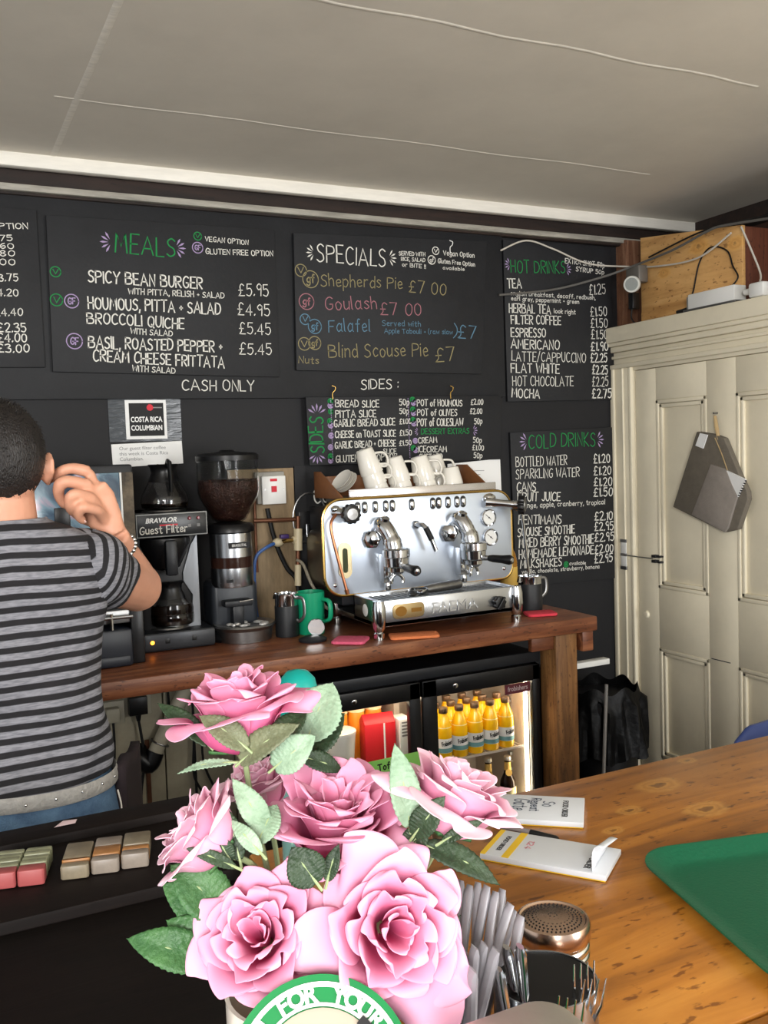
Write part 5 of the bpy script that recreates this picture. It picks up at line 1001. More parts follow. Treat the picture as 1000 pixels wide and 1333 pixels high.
# food order pads and pen
YEL = mat('yellow_card', (232, 190, 48), .6)
def pad(ctr, u, ln, wd, label, left_band, hand):
    u = V((u[0], u[1], 0)).normalized(); a = math.atan2(u.y, u.x)
    t = thing('order_pad', label, 'notepad', (ctr[0], ctr[1], 1.0505), a, 'food order pads on the bar')
    b = MB(); b.box(-ln/2-.004, ln/2-.003, -wd/2+.0012, wd/2-.0012, 0, .0014); b.build('yellow_backing', YEL, t)
    b = MB(); b.box(-ln/2, ln/2-.002, -wd/2+.0005, wd/2-.0005, .0014, .009); b.build('sheets', mat('order_paper', (214, 218, 224), .75), t, bevel=.0008)
    TX_ = lambda x, y, rot: Matrix.Translation((x, y, .0094)) @ Matrix.Rotation(rot, 4, 'Z')
    b = MB()
    o = print_text('FOOD ORDER', .0125, TX_(ln/2-.03, .0, -PI/2), 'printed_heading', INK, t, depth=.0002, sx=.8)
    if left_band:
        b.box(-ln/2+.03, -ln/2+.04, -wd/2+.001, wd/2-.001, .0088, .0094); b.box(-ln/2, -ln/2+.007, -wd/2+.001, wd/2-.001, .0088, .0094); b.build('yellow_band', YEL, t)
        print_text('FOOD ORDER', .0095, TX_(-ln/2+.019, .0, -PI/2), 'printed_heading', INK, t, depth=.0002, sx=.8)
        b = MB(); write(b, '124', 0, 0, .025, 0, .008, lambda x, z: (-ln/2+.05+z, .02-x, .0094), .1); b.build('stamped_number', mat('pink_ink', (220, 150, 160), .7), t, smooth=0)
    if hand:
        b = MB(); write(b, 'Gate', 0, 0, .045, .0, .022, lambda x, z: (-.022+z, .03-x, .0094), .06); write(b, 'So', 0, 0, .02, 0, .018, lambda x, z: (.022+z, .025-x, .0094), .06); write(b, 'Repeat', 0, 0, .05, 0, .014, lambda x, z: (.003+z, .035-x, .0094), .07); b.build('pen_writing', mat('blue_black_ink', (74, 84, 104), .7), t, smooth=0)
    return t
pad((.778, 1.139), (.775, -.632), .17, .098, 'order pad with pen scribbles nearer the far edge of the bar', 0, 1)
p2 = pad((.715, .995), (.6, -.8), .172, .086, 'order pad with yellow bands and a curled page nearer the tray', 1, 0)
b = MB()
def curl(u, v): return (.066 + .018*u - .008*math.sin(u*2.6), -.04+.08*v, .0095 + .034*math.sin(u*PI*.62)*(1-.55*v))
b.grid(curl, 12, 6); b.build('curled_page', mat('order_paper', (214, 218, 224), .75), p2, solid=.0006)
t = thing('ballpoint_pen', 'clear ballpoint pen with black cap between the order pads', 'pen', (0, 0, 0))
q0 = V((0.704, 1.126, 1.055)); q1 = V((0.752, 1.029, 1.055)); dv = (q1-q0)
b = MB(); b.tube([q0, q0+dv*.62], .004, 10); b.build('barrel', mat('clear_grey_barrel', (170, 160, 160), .15, trans=.4), t)
b = MB(); b.tube([q0+dv*.6, q0+dv*.97, q1], [.0048, .0048, .003], 12); b.build('cap', BLACKP, t)
# teal bottle
t = thing('teal_bottle', 'teal bottle with rounded top behind the highest rose', 'bottle', (.408, 1.115, ZB_+.0005))
b = MB(); b.lathe([(0, 0), (.027, 0), (.029, .004), (.029, .12), (.026, .15), (.017, .175), (.0165, .2), (0, .2)], 28); b.build('body', mat('pale_teal_body', (150, 196, 190), .2, trans=.5), t)
b = MB(); b.lathe([(.0225, .2), (.0265, .206), (.0265, .245), (.023, .262), (.014, .272), (0, .275)], 28); b.build('rounded_cap', mat('teal_plastic', (0, 150, 140), .35), t)
# shaker
t = thing('chocolate_shaker', 'steel shaker with perforated lid on the pine bar', 'shaker', (.513, .714, ZB_+.0005))
b = MB(); b.lathe([(0, 0), (.032, 0), (.034, .003), (.034, .055), (.035, .06), (.035, .064), (.0335, .066), (.035, .069), (.035, .073), (.0335, .075), (.034, .08), (0, .08)], 40); b.build('body', CHROME, t)
b = MB(); b.lathe([(.0345, .078), (.036, .08), (.0362, .092), (.0345, .096), (.0325, .0965), (.031, .095), (.012, .0985), (0, .099)], 44); l_ = b.build('lid', mat('copper_tinted_steel', (206, 178, 158), .22, 1), t)
b = MB()
for i in range(1, 8):
    for k in range(6*i):
        a = 2*PI*k/(6*i) + i*.3; r = .0039*i; b.lathe([(0, .0003), (.00085, .0003), (.0009, 0)], 8, Matrix.Translation((r*math.cos(a), r*math.sin(a), .0988 - .0035*(r/.031)**1.5)))
b.build('perforations', INK, l_)
# cutlery pot
cp = thing('cutlery_pot', 'steel pot with black inside holding knives and forks', 'pot', (.385, .547, ZB_+.0005))
b = MB(); b.lathe([(0, 0), (.0375, 0), (.0385, .003), (.0385, .158), (.0372, .158), (.0372, .006), (0, .006)], 40); b.build('steel_wall', STEEL, cp)
b = MB(); b.lathe([(.0368, .157), (.0368, .008), (0, .008)], 40); b.build('black_lining', BLACKR, cp)
def knife(p0, p1, label):
    p0 = V(p0); p1 = V(p1); d = (p1-p0).normalized()
    t = thing('table_knife', label, 'knife', p0, 0, 'knives standing in the cutlery pot')
    L_ = (p1-p0).length; M = aim((0, 0, 0), d, R(40))
    b = MB(); b.tube([M @ V((0, 0, L_*.45)), M @ V((0, 0, L_*.7)), M @ V((0, 0, L_*.97)), M @ V((0, 0, L_))], [(.0022, .003), (.003, .0045), (.0036, .006), (.002, .004)], 10); b.build('handle', CHROME, t)
    b = MB(); b.box(-.0006, .0006, -.006, .005, .0, L_*.47, M); b.build('blade', STEEL, t)
def fork(p0, p1, label):
    p0 = V(p0); p1 = V(p1); d = (p1-p0).normalized(); L_ = (p1-p0).length; M = aim((0, 0, 0), d, R(-30))
    t = thing('table_fork', label, 'fork', p0, 0, 'forks standing in the cutlery pot')
    b = MB(); b.tube([M @ V((0, 0, 0)), M @ V((0, 0, L_*.7)), M @ V((0, -.003, L_*.78))], [(.0015, .004), (.0012, .0025), (.001, .008)], 8)
    b.build('handle', CHROME, t)
    b = MB()
    for k in range(4): b.tube([M @ V(((k-1.5)*.0052, -.003, L_*.77)), M @ V(((k-1.5)*.0056, -.006, L_*.88)), M @ V(((k-1.5)*.0056, -.003, L_))], [.0014, .0013, .0006], 6)
    b.build('tines', CHROME, t)
knife((.385, .545, 1.06), (0.348, 0.541, 1.245), 'knife with its handle highest, second from left in the cutlery pot')
knife((.378, .55, 1.06), (0.349, 0.525, 1.253), 'knife nearest the straws side front of the cutlery pot')
knife((.372, .545, 1.06), (0.337, 0.535, 1.235), 'lowest knife at the left of the cutlery pot')
fork((.385, .555, 1.06), (0.4, 0.509, 1.225), 'fork leaning out farthest right of the cutlery pot')
fork((.39, .54, 1.06), (0.399, 0.521, 1.231), 'fork standing upright near the back rim of the cutlery pot')
fork((.38, .54, 1.06), (0.371, 0.496, 1.226), 'fork nearest the front of the cutlery pot')
# steel box with rounded corners
t = thing('steel_box', 'brushed steel box with rounded corners in the very foreground', 'box', (.293, .402, ZB_+.0005))
b = MB(); b.prism(rrect(.094, .15, .024, 8), 0, .185); b.build('case', STEEL, t, bevel=.004, seg=3)
b = MB(); b.prism(rrect(.098, .154, .026, 8), .185, .192); b.prism(rrect(.09, .146, .022, 8), .19, .199); b.build('lid', mat('worn_steel_lid', (206, 202, 190), .42, .85, bump=.05, bscale=60), t, bevel=.003, seg=3)
# straws
sh = thing('straw_holder', 'dark cup holding wrapped straws behind the steel box', 'cup', (.305, .562, ZB_+.0005))
b = MB(); b.lathe([(0, 0), (.034, 0), (.036, .003), (.038, .10), (.0365, .10), (.034, .006), (0, .006)], 32); b.build('cup', BLACKP, sh)
STR = mat('paper_straw_wrapper', (186, 184, 190), .35, trans=.5, var=.06, scale=40)
tops = [(0.339, 0.636, 1.26),(0.341, 0.624, 1.268),(0.353, 0.629, 1.26),(0.356, 0.617, 1.261),(0.357, 0.605, 1.262),(0.368, 0.611, 1.259),(0.369, 0.599, 1.261),(0.375, 0.596, 1.256),(0.385, 0.602, 1.253),(0.374, 0.574, 1.256),(0.375, 0.562, 1.252),(0.381, 0.581, 1.247),(0.327, 0.63, 1.254),(0.315, 0.624, 1.247),
        (0.321, 0.555, 1.244),(0.323, 0.543, 1.251),(0.334, 0.548, 1.248),(0.336, 0.536, 1.249),(0.301, 0.563, 1.237),(0.301, 0.542, 1.25),(0.289, 0.558, 1.233),(0.29, 0.579, 1.226),(0.303, 0.53, 1.243),(0.306, 0.518, 1.252),(0.285, 0.527, 1.238)]
for i, tp in enumerate(tops):
    tp = V(tp)
    a = i*2.4; r_ = .022*math.sqrt((i % 13)/13); bp = V((.305 + r_*math.cos(a), .562 + r_*math.sin(a), 1.0575))
    b = MB(); k_ = (tp - bp); b.tube([bp, bp + k_*.5, bp + k_*.97, tp], [(.0036, .0042), (.0036, .0042), (.0036, .0046), (.0008, .005)], 8)
    o = b.build('paper_straw', STR); tag(o, 'wrapped translucent straw %s of the straw holder' % ('in the tall back bunch' if i < 14 else 'in the shorter front bunch'), 'straw', 'wrapped straws, back bunch' if i < 14 else 'wrapped straws, front bunch')
# floral mug
fm = thing('floral_mug', 'cream mug with pink and olive flower print holding the roses', 'mug', (.211, .606, ZB_+.0005))
b = MB(); b.lathe([(0, 0), (.046, 0), (.049, .004), (.05, .17), (.0505, .172), (.0475, .172), (.0465, .006), (0, .006)], 40); b.build('cup', mat('cream_china', (236, 226, 214), .25, coat=.3), fm)
PINKP = mat('pink_print', (206, 120, 150), .5); OLV = mat('olive_print', (120, 112, 60), .5)
for k in range(60):
    a = random.uniform(0, 2*PI); z = random.uniform(.015, .165); r_ = random.uniform(.005, .011)
    b = MB(); n_ = 10
    b.add([(.0502*math.cos(a), .0502*math.sin(a), z)] + [(.0502*math.cos(a+r_*math.cos(2*PI*j/n_)*(1+.2*(j % 2))/.05), .0502*math.sin(a+r_*math.cos(2*PI*j/n_)*(1+.2*(j % 2))/.05), z+r_*math.sin(2*PI*j/n_)*(1+.2*(j % 2))) for j in range(n_)], [(0, j+1, (j+1) % n_+1) for j in range(n_)])
    b.build('printed_flower' if k % 2 else 'printed_leaf', PINKP if k % 2 else OLV, fm, smooth=0)
b = MB(); b.tube(spline([(-.048, .01, .14), (-.08, .02, .135), (-.085, .02, .06), (-.048, .01, .04)]), [(.006, .009)]*19, 10); b.build('handle', mat('cream_china', (236, 226, 214), .25, coat=.3), fm)
# green collection pot with sloping round face
cpot = thing('collection_pot', 'round green and white collection pot reading YOU FOR YOUR SUPPORT', 'collection pot', (.19, .512, ZB_+.0005))
GG = mat('bright_green_print', (6, 118, 60), .35)
CM = Matrix.Translation((0, -.007, .172)) @ Matrix.Rotation(R(25.9-8.5-4), 4, 'Z').inverted() @ Matrix.Rotation(R(52), 4, 'X')
b = MB(); b.lathe([(0, 0), (.036, 0), (.038, .004), (.034, .12), (.03, .13), (0, .13)], 36); b.build('body', GG, cpot)
b = MB(); b.lathe([(0, -.018), (.05, -.018), (.0575, -.012), (.058, 0), (0, 0)], 56, CM); b.build('head', GG, cpot)
def ring(r0, r1, m, nm, h=.0008):
    b = MB(); b.lathe([(r0, 0), (r0, h), (r1, h), (r1, 0)], 64, CM, cap=False); return b.build(nm, m, cpot)
ring(.0535, .0505, WHITE, 'white_line'); ring(.0395, .0415, WHITE, 'white_line')
b = MB(); b.lathe([(0, .0), (.0385, .0), (.0385, .0015), (.036, .0025), (0, .003)], 48, CM); b.build('cream_centre', mat('cream_card', (176, 166, 150), .6), cpot)
txt = 'THANK YOU FOR YOUR SUPPORT  '
for i, c_ in enumerate(txt):
    if c_ == ' ': continue
    a = PI/2 - (i - 12.2)*.2; M = CM @ Matrix.Rotation(a - PI/2, 4, 'Z') @ Matrix.Translation((0, .046, .0009))
    print_text(c_, .0138, M, 'ring_lettering', WHITE, cpot, depth=.0003, sx=1.0, bold=.0005)
b = MB(); b.box(.036, .042, -.004, .004, .001, .004, CM @ Matrix.Rotation(R(40), 4, 'Z')); b.build('dark_clip', INK, cpot)

# ------------------------------------------------------------------ artificial roses in the mug
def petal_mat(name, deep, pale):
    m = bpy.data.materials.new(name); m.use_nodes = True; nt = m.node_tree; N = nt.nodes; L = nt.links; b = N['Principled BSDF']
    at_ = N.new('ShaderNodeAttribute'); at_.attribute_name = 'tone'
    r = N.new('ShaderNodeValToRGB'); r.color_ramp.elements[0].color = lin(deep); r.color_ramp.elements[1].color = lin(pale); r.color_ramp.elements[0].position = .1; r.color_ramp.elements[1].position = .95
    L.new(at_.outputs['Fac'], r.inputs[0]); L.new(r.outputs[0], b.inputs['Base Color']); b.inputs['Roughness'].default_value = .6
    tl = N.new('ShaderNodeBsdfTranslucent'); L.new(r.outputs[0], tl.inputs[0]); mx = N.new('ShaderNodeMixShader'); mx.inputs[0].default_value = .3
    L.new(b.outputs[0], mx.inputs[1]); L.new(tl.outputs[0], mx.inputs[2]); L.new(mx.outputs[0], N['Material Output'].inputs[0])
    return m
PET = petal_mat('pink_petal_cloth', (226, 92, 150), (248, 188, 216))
PET_LIT = petal_mat('painted_highlight_petal_cloth', (232, 130, 178), (252, 222, 234))  # paler petal copy, strong light painted into the colour
def leaf_mat(name, c0, c1):
    m = mat(name, c0, .5, var=.3, scale=40, col2=c1, bump=.25, bscale=260); return m
LEAF = {'d': leaf_mat('dark_leaf_cloth', (30, 46, 30), (48, 68, 42)), 'm': leaf_mat('green_leaf_cloth', (44, 84, 46), (70, 112, 62)), 'p': leaf_mat('painted_sheen_leaf_cloth', (116, 142, 116), (152, 176, 150)), 'o': leaf_mat('olive_leaf_cloth', (84, 90, 66), (112, 116, 88))}  # grey-green entry has the pale sheen of lit cloth painted in
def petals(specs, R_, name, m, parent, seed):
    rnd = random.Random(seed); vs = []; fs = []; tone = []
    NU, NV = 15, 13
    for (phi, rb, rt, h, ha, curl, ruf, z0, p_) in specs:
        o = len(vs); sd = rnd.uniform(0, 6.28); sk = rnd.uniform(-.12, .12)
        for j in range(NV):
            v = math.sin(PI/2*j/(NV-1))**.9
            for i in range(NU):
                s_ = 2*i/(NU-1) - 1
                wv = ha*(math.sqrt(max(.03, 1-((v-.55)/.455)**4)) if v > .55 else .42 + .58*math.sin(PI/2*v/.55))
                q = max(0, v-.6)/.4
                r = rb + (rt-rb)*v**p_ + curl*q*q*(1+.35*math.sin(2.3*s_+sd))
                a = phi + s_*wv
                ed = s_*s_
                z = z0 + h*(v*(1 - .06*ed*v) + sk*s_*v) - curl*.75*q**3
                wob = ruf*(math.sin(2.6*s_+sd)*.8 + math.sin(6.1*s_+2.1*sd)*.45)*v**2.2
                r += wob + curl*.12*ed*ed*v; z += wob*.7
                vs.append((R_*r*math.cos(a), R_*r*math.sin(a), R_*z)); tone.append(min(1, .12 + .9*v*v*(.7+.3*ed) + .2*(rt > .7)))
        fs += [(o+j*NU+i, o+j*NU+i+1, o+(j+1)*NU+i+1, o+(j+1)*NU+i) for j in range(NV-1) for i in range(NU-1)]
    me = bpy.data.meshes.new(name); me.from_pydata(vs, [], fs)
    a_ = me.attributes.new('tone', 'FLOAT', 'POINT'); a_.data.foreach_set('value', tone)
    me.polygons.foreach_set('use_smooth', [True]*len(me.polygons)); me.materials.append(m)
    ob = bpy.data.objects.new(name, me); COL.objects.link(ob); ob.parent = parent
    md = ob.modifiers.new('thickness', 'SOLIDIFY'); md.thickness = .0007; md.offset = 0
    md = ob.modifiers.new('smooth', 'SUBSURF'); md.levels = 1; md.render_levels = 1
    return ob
def rose(base, ax, R_, label, seed, opening=1.0, outer=6, m=PET, spin=0, stem_to=None, extra=0, inn=5, rf=.06):
    rnd = random.Random(seed)
    t = thing('artificial_rose', label, 'rose', base, 0, 'pink cloth roses in the floral mug')
    t.matrix_world = aim(base, ax, spin)
    inner = []
    for k in range(4): inner.append((k*2.4, .05, .14+.03*k, .98 - .03*k, 1.25, .03, .03, .12, .8))
    for k in range(inn): inner.append((k*2*PI/inn+.4, .08, (.33+.03*(k % 2))*opening, 1.0+.05*(k % 2), 1.0, .08, rf, .08, .7))
    for k in range(inn): inner.append((k*2*PI/inn, .1, (.49+.03*(k % 2))*opening, 1.0, .95, .11, rf, .04, .62))
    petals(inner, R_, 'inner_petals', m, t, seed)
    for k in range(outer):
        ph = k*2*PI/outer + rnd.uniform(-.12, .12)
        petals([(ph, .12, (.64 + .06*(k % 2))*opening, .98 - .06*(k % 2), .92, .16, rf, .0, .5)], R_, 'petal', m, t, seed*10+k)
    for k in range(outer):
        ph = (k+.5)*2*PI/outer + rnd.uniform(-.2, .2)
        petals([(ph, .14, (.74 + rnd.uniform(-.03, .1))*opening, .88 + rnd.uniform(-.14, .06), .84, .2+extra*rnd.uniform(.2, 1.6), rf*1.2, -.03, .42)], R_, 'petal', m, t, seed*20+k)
    b = MB(); b.lathe([(0, -.16), (.05, -.15), (.12, -.05), (.14, .04), (.05, .1)], 14, Matrix.Diagonal((R_, R_, R_, 1))); b.build('calyx', mat('calyx_green', (130, 120, 84), .6), t)
    for k in range(4):
        a = k*PI/2+.3; bb_ = MB()
        def sf(u, v, a=a):
            x = (u-.5)*2; wdt = .13*math.sin(PI*min(1, v*.9+.1)); r = .12 + .36*v; 
            return (R_*(r*math.cos(a) - x*wdt*math.sin(a)), R_*(r*math.sin(a) + x*wdt*math.cos(a)), R_*(-.04 + .1*v + .05*x*x))
        bb_.grid(sf, 5, 8); bb_.build('sepal', LEAF['m'], t, solid=.0006)
    if stem_to:
        inv = t.matrix_world.inverted(); e = inv @ V(stem_to); b = MB()
        b.tube(spline([(0, 0, -.12*R_), (0, 0, -.5*R_-.008), tuple(e*.6 + V((0, 0, -.01))), tuple(e)], 6), .0022, 8); b.build('stem', mat('pale_stem_green', (150, 166, 120), .5), t)
    return t
def leaf(parent, base, tip, nrm, wd, c, curve=.12, fold=.25, teeth=13):
    base = V(base); tip = V(tip); d = tip-base; L_ = d.length; d.normalize(); n = V(nrm); n = (n - d*n.dot(d)).normalized(); s_ = d.cross(n)
    NU, NV = 9, 40; vs = []
    for j in range(NV):
        v = j/(NV-1); wv = wd/2*math.sin(PI*min(1, .04+.96*v)**.82)**.8 if v < .999 else 0
        wv *= 1 + .09*((v*teeth) % 1.0 - .3)
        for i in range(NU):
            x = (i/(NU-1)-.5)*2
            p = base + d*(L_*(v - .02*abs(x))) + s_*(wv*x) + n*(L_*curve*math.sin(PI*v)*.8 + wv*fold*abs(x) - .10*L_*curve*x*x + .0006*math.sin(v*teeth*2*PI)*abs(x))
            vs.append(p)
    inv = parent.matrix_world.inverted()
    me = bpy.data.meshes.new('leaf'); me.from_pydata([tuple(inv @ p) for p in vs], [], [(j*NU+i, j*NU+i+1, (j+1)*NU+i+1, (j+1)*NU+i) for j in range(NV-1) for i in range(NU-1)])
    me.polygons.foreach_set('use_smooth', [True]*len(me.polygons)); me.materials.append(LEAF[c])
    o = bpy.data.objects.new('leaf', me); COL.objects.link(o); o.parent = parent
    md = o.modifiers.new('thickness', 'SOLIDIFY'); md.thickness = .0005
    b = MB(); b.tube([inv @ (base - d*.006 - n*.002), inv @ base, inv @ (base + d*L_*.5 + n*(L_*curve*.8 - .0002)), inv @ (base + d*L_*.96)], [.0011, .001, .0007, .0003], 6); b.build('midrib', mat('pale_stem_green', (150, 166, 120), .5), o)
    return o
MOUTH = (.211, .606, 1.21)
r1 = rose((0.199, 0.668, 1.38), (-0.092, 0.058, 0.994), .056, 'pink rose standing highest of the bunch', 1, .84, 5, PET, .3, MOUTH, .2)
r2 = rose((0.171, 0.627, 1.322), (-0.728, 0.302, 0.616), .041, 'light-painted pale pink rose at the far left of the bunch', 2, .95, 5, PET_LIT, .5, MOUTH, .02)
r3 = rose((0.229, 0.715, 1.312), (-0.215, 0.060, 0.975), .036, 'small pink rose peeping out behind the sheen-painted leaves at left', 3, .9, 5, PET_LIT, .2, MOUTH)
r4 = rose((0.256, 0.628, 1.297), (-0.058, -0.196, 0.979), .058, 'ruffled pink rose in the centre of the bunch', 4, 1.0, 5, PET, .1, MOUTH, .02, 8, .1)
r5 = rose((0.322, 0.587, 1.319), (0.426, -0.120, 0.897), .049, 'light-painted pale pink rose at the far right of the bunch', 5, .98, 5, PET_LIT, .9, MOUTH, .2)
r6 = rose((0.191, 0.602, 1.261), (-0.432, -0.650, 0.626), .046, 'pink rose low at the front left of the bunch', 6, .98, 5, PET, .7, MOUTH, .03)
r7 = rose((0.264, 0.572, 1.268), (-0.148, -0.905, 0.398), .053, 'large open pink rose at the front right of the bunch', 7, 1.02, 5, PET, .2, MOUTH, .2)
LV = [
 (r1, (0.243, 0.647, 1.386), (0.27, 0.658, 1.424), (-0.688, -0.705, 0.175), .042, 'p'), (r1, (0.246, 0.661, 1.371), (0.281, 0.662, 1.397), (-0.630, -0.604, 0.487), .032, 'd'),
 (r1, (0.185, 0.63, 1.384), (0.223, 0.608, 1.411), (-0.395, -0.626, 0.672), .022, 'o'), (r1, (0.209, 0.627, 1.376), (0.238, 0.616, 1.398), (-0.487, -0.788, 0.377), .026, 'p'),
 (r1, (0.188, 0.624, 1.395), (0.16, 0.645, 1.418), (-0.114, -0.751, 0.651), .020, 'o'), (r1, (0.172, 0.67, 1.388), (0.144, 0.708, 1.415), (-0.096, -0.733, 0.674), .016, 'd'),
 (r1, (0.185, 0.652, 1.377), (0.148, 0.67, 1.37), (-0.215, -0.506, 0.836), .008, 'p'), (r1, (0.238, 0.648, 1.373), (0.27, 0.643, 1.357), (-0.313, -0.694, 0.649), .016, 'd'), (r1, (0.207, 0.631, 1.389), (0.244, 0.648, 1.408), (-0.339, -0.739, 0.582), .02, 'd'),
 (r3, (0.199, 0.62, 1.334), (0.18, 0.637, 1.371), (-0.115, -0.961, 0.253), .019, 'p'), (r3, (0.19, 0.613, 1.33), (0.21, 0.627, 1.349), (-0.594, -0.755, 0.279), .022, 'p'), (r3, (0.188, 0.602, 1.327), (0.173, 0.622, 1.347), (-0.201, -0.911, 0.360), .012, 'p'),
 (r2, (0.176, 0.613, 1.321), (0.172, 0.629, 1.354), (-0.115, -0.961, 0.253), .014, 'd'), (r2, (0.169, 0.611, 1.322), (0.16, 0.617, 1.341), (-0.115, -0.961, 0.253), .013, 'd'), (r2, (0.17, 0.605, 1.32), (0.138, 0.616, 1.337), (-0.242, -0.782, 0.575), .009, 'd'),
 (r5, (0.289, 0.571, 1.336), (0.287, 0.587, 1.392), (-0.234, -0.960, 0.156), .022, 'p'), (r5, (0.289, 0.565, 1.331), (0.308, 0.552, 1.36), (-0.572, -0.730, 0.374), .020, 'd'), (r5, (0.297, 0.566, 1.322), (0.347, 0.545, 1.289), (-0.084, -0.681, 0.728), .02, 'd'), (r5, (0.307, 0.556, 1.326), (0.335, 0.543, 1.341), (-0.242, -0.782, 0.575), .009, 'd'), (r5, (0.288, 0.575, 1.317), (0.302, 0.565, 1.338), (-0.242, -0.782, 0.575), .018, 'd'),
 (r4, (0.208, 0.548, 1.323), (0.196, 0.561, 1.345), (-0.320, -0.910, 0.262), .026, 'd'), (r4, (0.218, 0.554, 1.32), (0.228, 0.556, 1.342), (-0.594, -0.755, 0.279), .011, 'd'),
 (r6, (0.165, 0.611, 1.285), (0.132, 0.635, 1.319), (-0.145, -0.814, 0.562), .034, 'm'), (r6, (0.164, 0.622, 1.275), (0.128, 0.647, 1.301), (-0.159, -0.861, 0.483), .028, 'm'), (r6, (0.15, 0.605, 1.258), (0.099, 0.631, 1.276), (-0.209, -0.717, 0.665), .028, 'm'), (r6, (0.162, 0.605, 1.259), (0.126, 0.629, 1.283), (-0.209, -0.717, 0.665), .030, 'm'), (r6, (0.176, 0.613, 1.228), (0.146, 0.629, 1.254), (-0.209, -0.717, 0.665), .018, 'd'),
 (r7, (0.211, 0.579, 1.233), (0.208, 0.589, 1.275), (-0.028, -0.989, 0.144), .018, 'd'), (r7, (0.22, 0.569, 1.238), (0.22, 0.572, 1.275), (-0.332, -0.929, 0.162), .018, 'd'), (r7, (0.235, 0.573, 1.229), (0.247, 0.569, 1.263), (-0.519, -0.838, 0.170), .02, 'd'), (r7, (0.292, 0.578, 1.221), (0.335, 0.582, 1.254), (-0.504, -0.821, 0.269), .02, 'd')]
for a_ in LV: leaf(*a_)

# ------------------------------------------------------------------ the person behind the bar, seen from the back
PB = V((.122, 1.924, 0))
ps = thing('person', 'person in striped t-shirt and jeans seen from behind, hand at ear', 'person', PB)
SKIN = mat('skin', (198, 144, 118), .5, var=.08, scale=12, sss=.12)
def W_(*a): return [V(p) - PB for p in a]
b = MB()
# head, neck
Hc = V((-.004, .005, 1.612))
b.ell(Hc + V((0, 0, .008)), (.074, .094, .098), 32, 20)
b.ell(Hc + V((0, .028, -.055)), (.056, .064, .066), 24, 14)
b.ell(Hc + V((0, -.035, -.02)), (.066, .058, .07), 24, 14)
b.tube([(-.004, -.03, 1.40), (-.004, -.022, 1.47), (-.004, -.008, 1.54), (-.004, .0, 1.60)], [(.075, .072), (.06, .062), (.056, .06), (.056, .06)], 24)
b.tube([Hc + V((0, .09, .012)), Hc + V((0, .108, -.018)), Hc + V((0, .095, -.032))], [.008, .014, .008], 10)       # nose
for s in (-1, 1):
    b.ell(Hc + V((s*.033, .078, .008)), (.014, .012, .01), 10, 8)                                                   # lids
    e0 = Hc + V((s*.078, -.002, -.018))
    b.ell(e0, (.007, .018, .030), 14, 10, ); b.tube([e0 + V((s*.008, .010, -.024)), e0 + V((s*.013, -.016, -.006)), e0 + V((s*.013, -.017, .016)), e0 + V((s*.010, .0, .030)), e0 + V((s*.006, .014, .022))], [.006, .0055, .0055, .005, .004], 8); b.ell(e0 + V((s*.006, .008, -.026)), (.006, .008, .009), 10, 8)
b.ell(Hc + V((0, .084, -.055)), (.022, .008, .007), 12, 8)                                                          # lips
b.tube([(-.18, -.01, 1.385), (-.10, -.015, 1.40), (0, -.02, 1.41), (.10, -.015, 1.40), (.16, -.01, 1.39)], [(.045, .05), (.05, .06), (.06, .065), (.05, .06), (.045, .05)], 18)
# trunk and legs under the clothes
b.tube([(0, .0, .90), (0, 0, 1.0), (0, 0, 1.12), (0, 0, 1.28), (0, -.005, 1.40)], [(.155, .095), (.15, .095), (.142, .09), (.158, .10), (.15, .085)], 28, up=(1, 0, 0))
for s in (-1, 1):
    b.tube([(s*.085, 0, .94), (s*.095, .005, .72), (s*.1, .01, .48), (s*.1, -.005, .30), (s*.1, -.01, .09)], [.085, .075, .052, .052, .036], 18)
    b.tube([(s*.1, -.05, .045), (s*.105, .03, .04), (s*.11, .13, .028)], [(.035, .034), (.038, .034), (.034, .022)], 14)
# right arm raised to the ear
SHO, ELB, WRI = W_((0.269, 1.893, 1.387), (0.392, 2.085, 1.323), (0.326, 1.947, 1.452))
b.tube([SHO + V((-.03, 0, .0)), SHO*.75 + ELB*.25, SHO*.4 + ELB*.6, ELB], [.058, .058, .058, .054], 20)
b.ell(ELB, (.055, .055, .055), 18, 14)
b.tube([ELB, ELB*.75 + WRI*.25, ELB*.35 + WRI*.65, WRI], [(.052, .052), (.048, .047), (.036, .035), (.025, .03)], 20)
K = W_((0.282, 1.939, 1.585), (0.278, 1.923, 1.558), (0.28, 1.909, 1.532), (0.288, 1.898, 1.508))          # knuckles index..little
PALM = W_((0.31, 1.952, 1.486), (0.292, 1.947, 1.528), (0.279, 1.933, 1.554))
b.tube([WRI, WRI*.6+PALM[0]*.4, PALM[0], PALM[1], PALM[2]], [(.027, .024), (.030, .022), (.036, .020), (.041, .018), (.035, .012)], 16, up=(0, 0, 1))
for k, kk in enumerate(K): b.tube([PALM[0]*.6 + WRI*.4, (PALM[0]+kk)*.5, kk], [.011, .0125, .0105], 12)
F_ = [W_((0.282, 1.939, 1.585), (0.249, 1.945, 1.593), (0.226, 1.95, 1.586), (0.206, 1.97, 1.571)),
      W_((0.278, 1.923, 1.558), (0.227, 1.909, 1.568), (0.219, 1.923, 1.544), (0.231, 1.937, 1.521)),
      W_((0.28, 1.909, 1.532), (0.241, 1.884, 1.543), (0.235, 1.902, 1.52), (0.247, 1.923, 1.504)),
      W_((0.288, 1.898, 1.508), (0.255, 1.881, 1.517), (0.251, 1.898, 1.5), (0.261, 1.915, 1.488))]
for f, rr in zip(F_, (.0115, .0118, .011, .01)): b.tube(spline(f, 5), [rr*1.08]*5 + [rr]*5 + [rr*.92]*5 + [rr*.78], 12); b.ell(f[-1], (rr*.8,)*3, 10, 8)
b.ell(W_((0.262, 1.928, 1.53))[0], (.022, .022, .02), 14, 10)
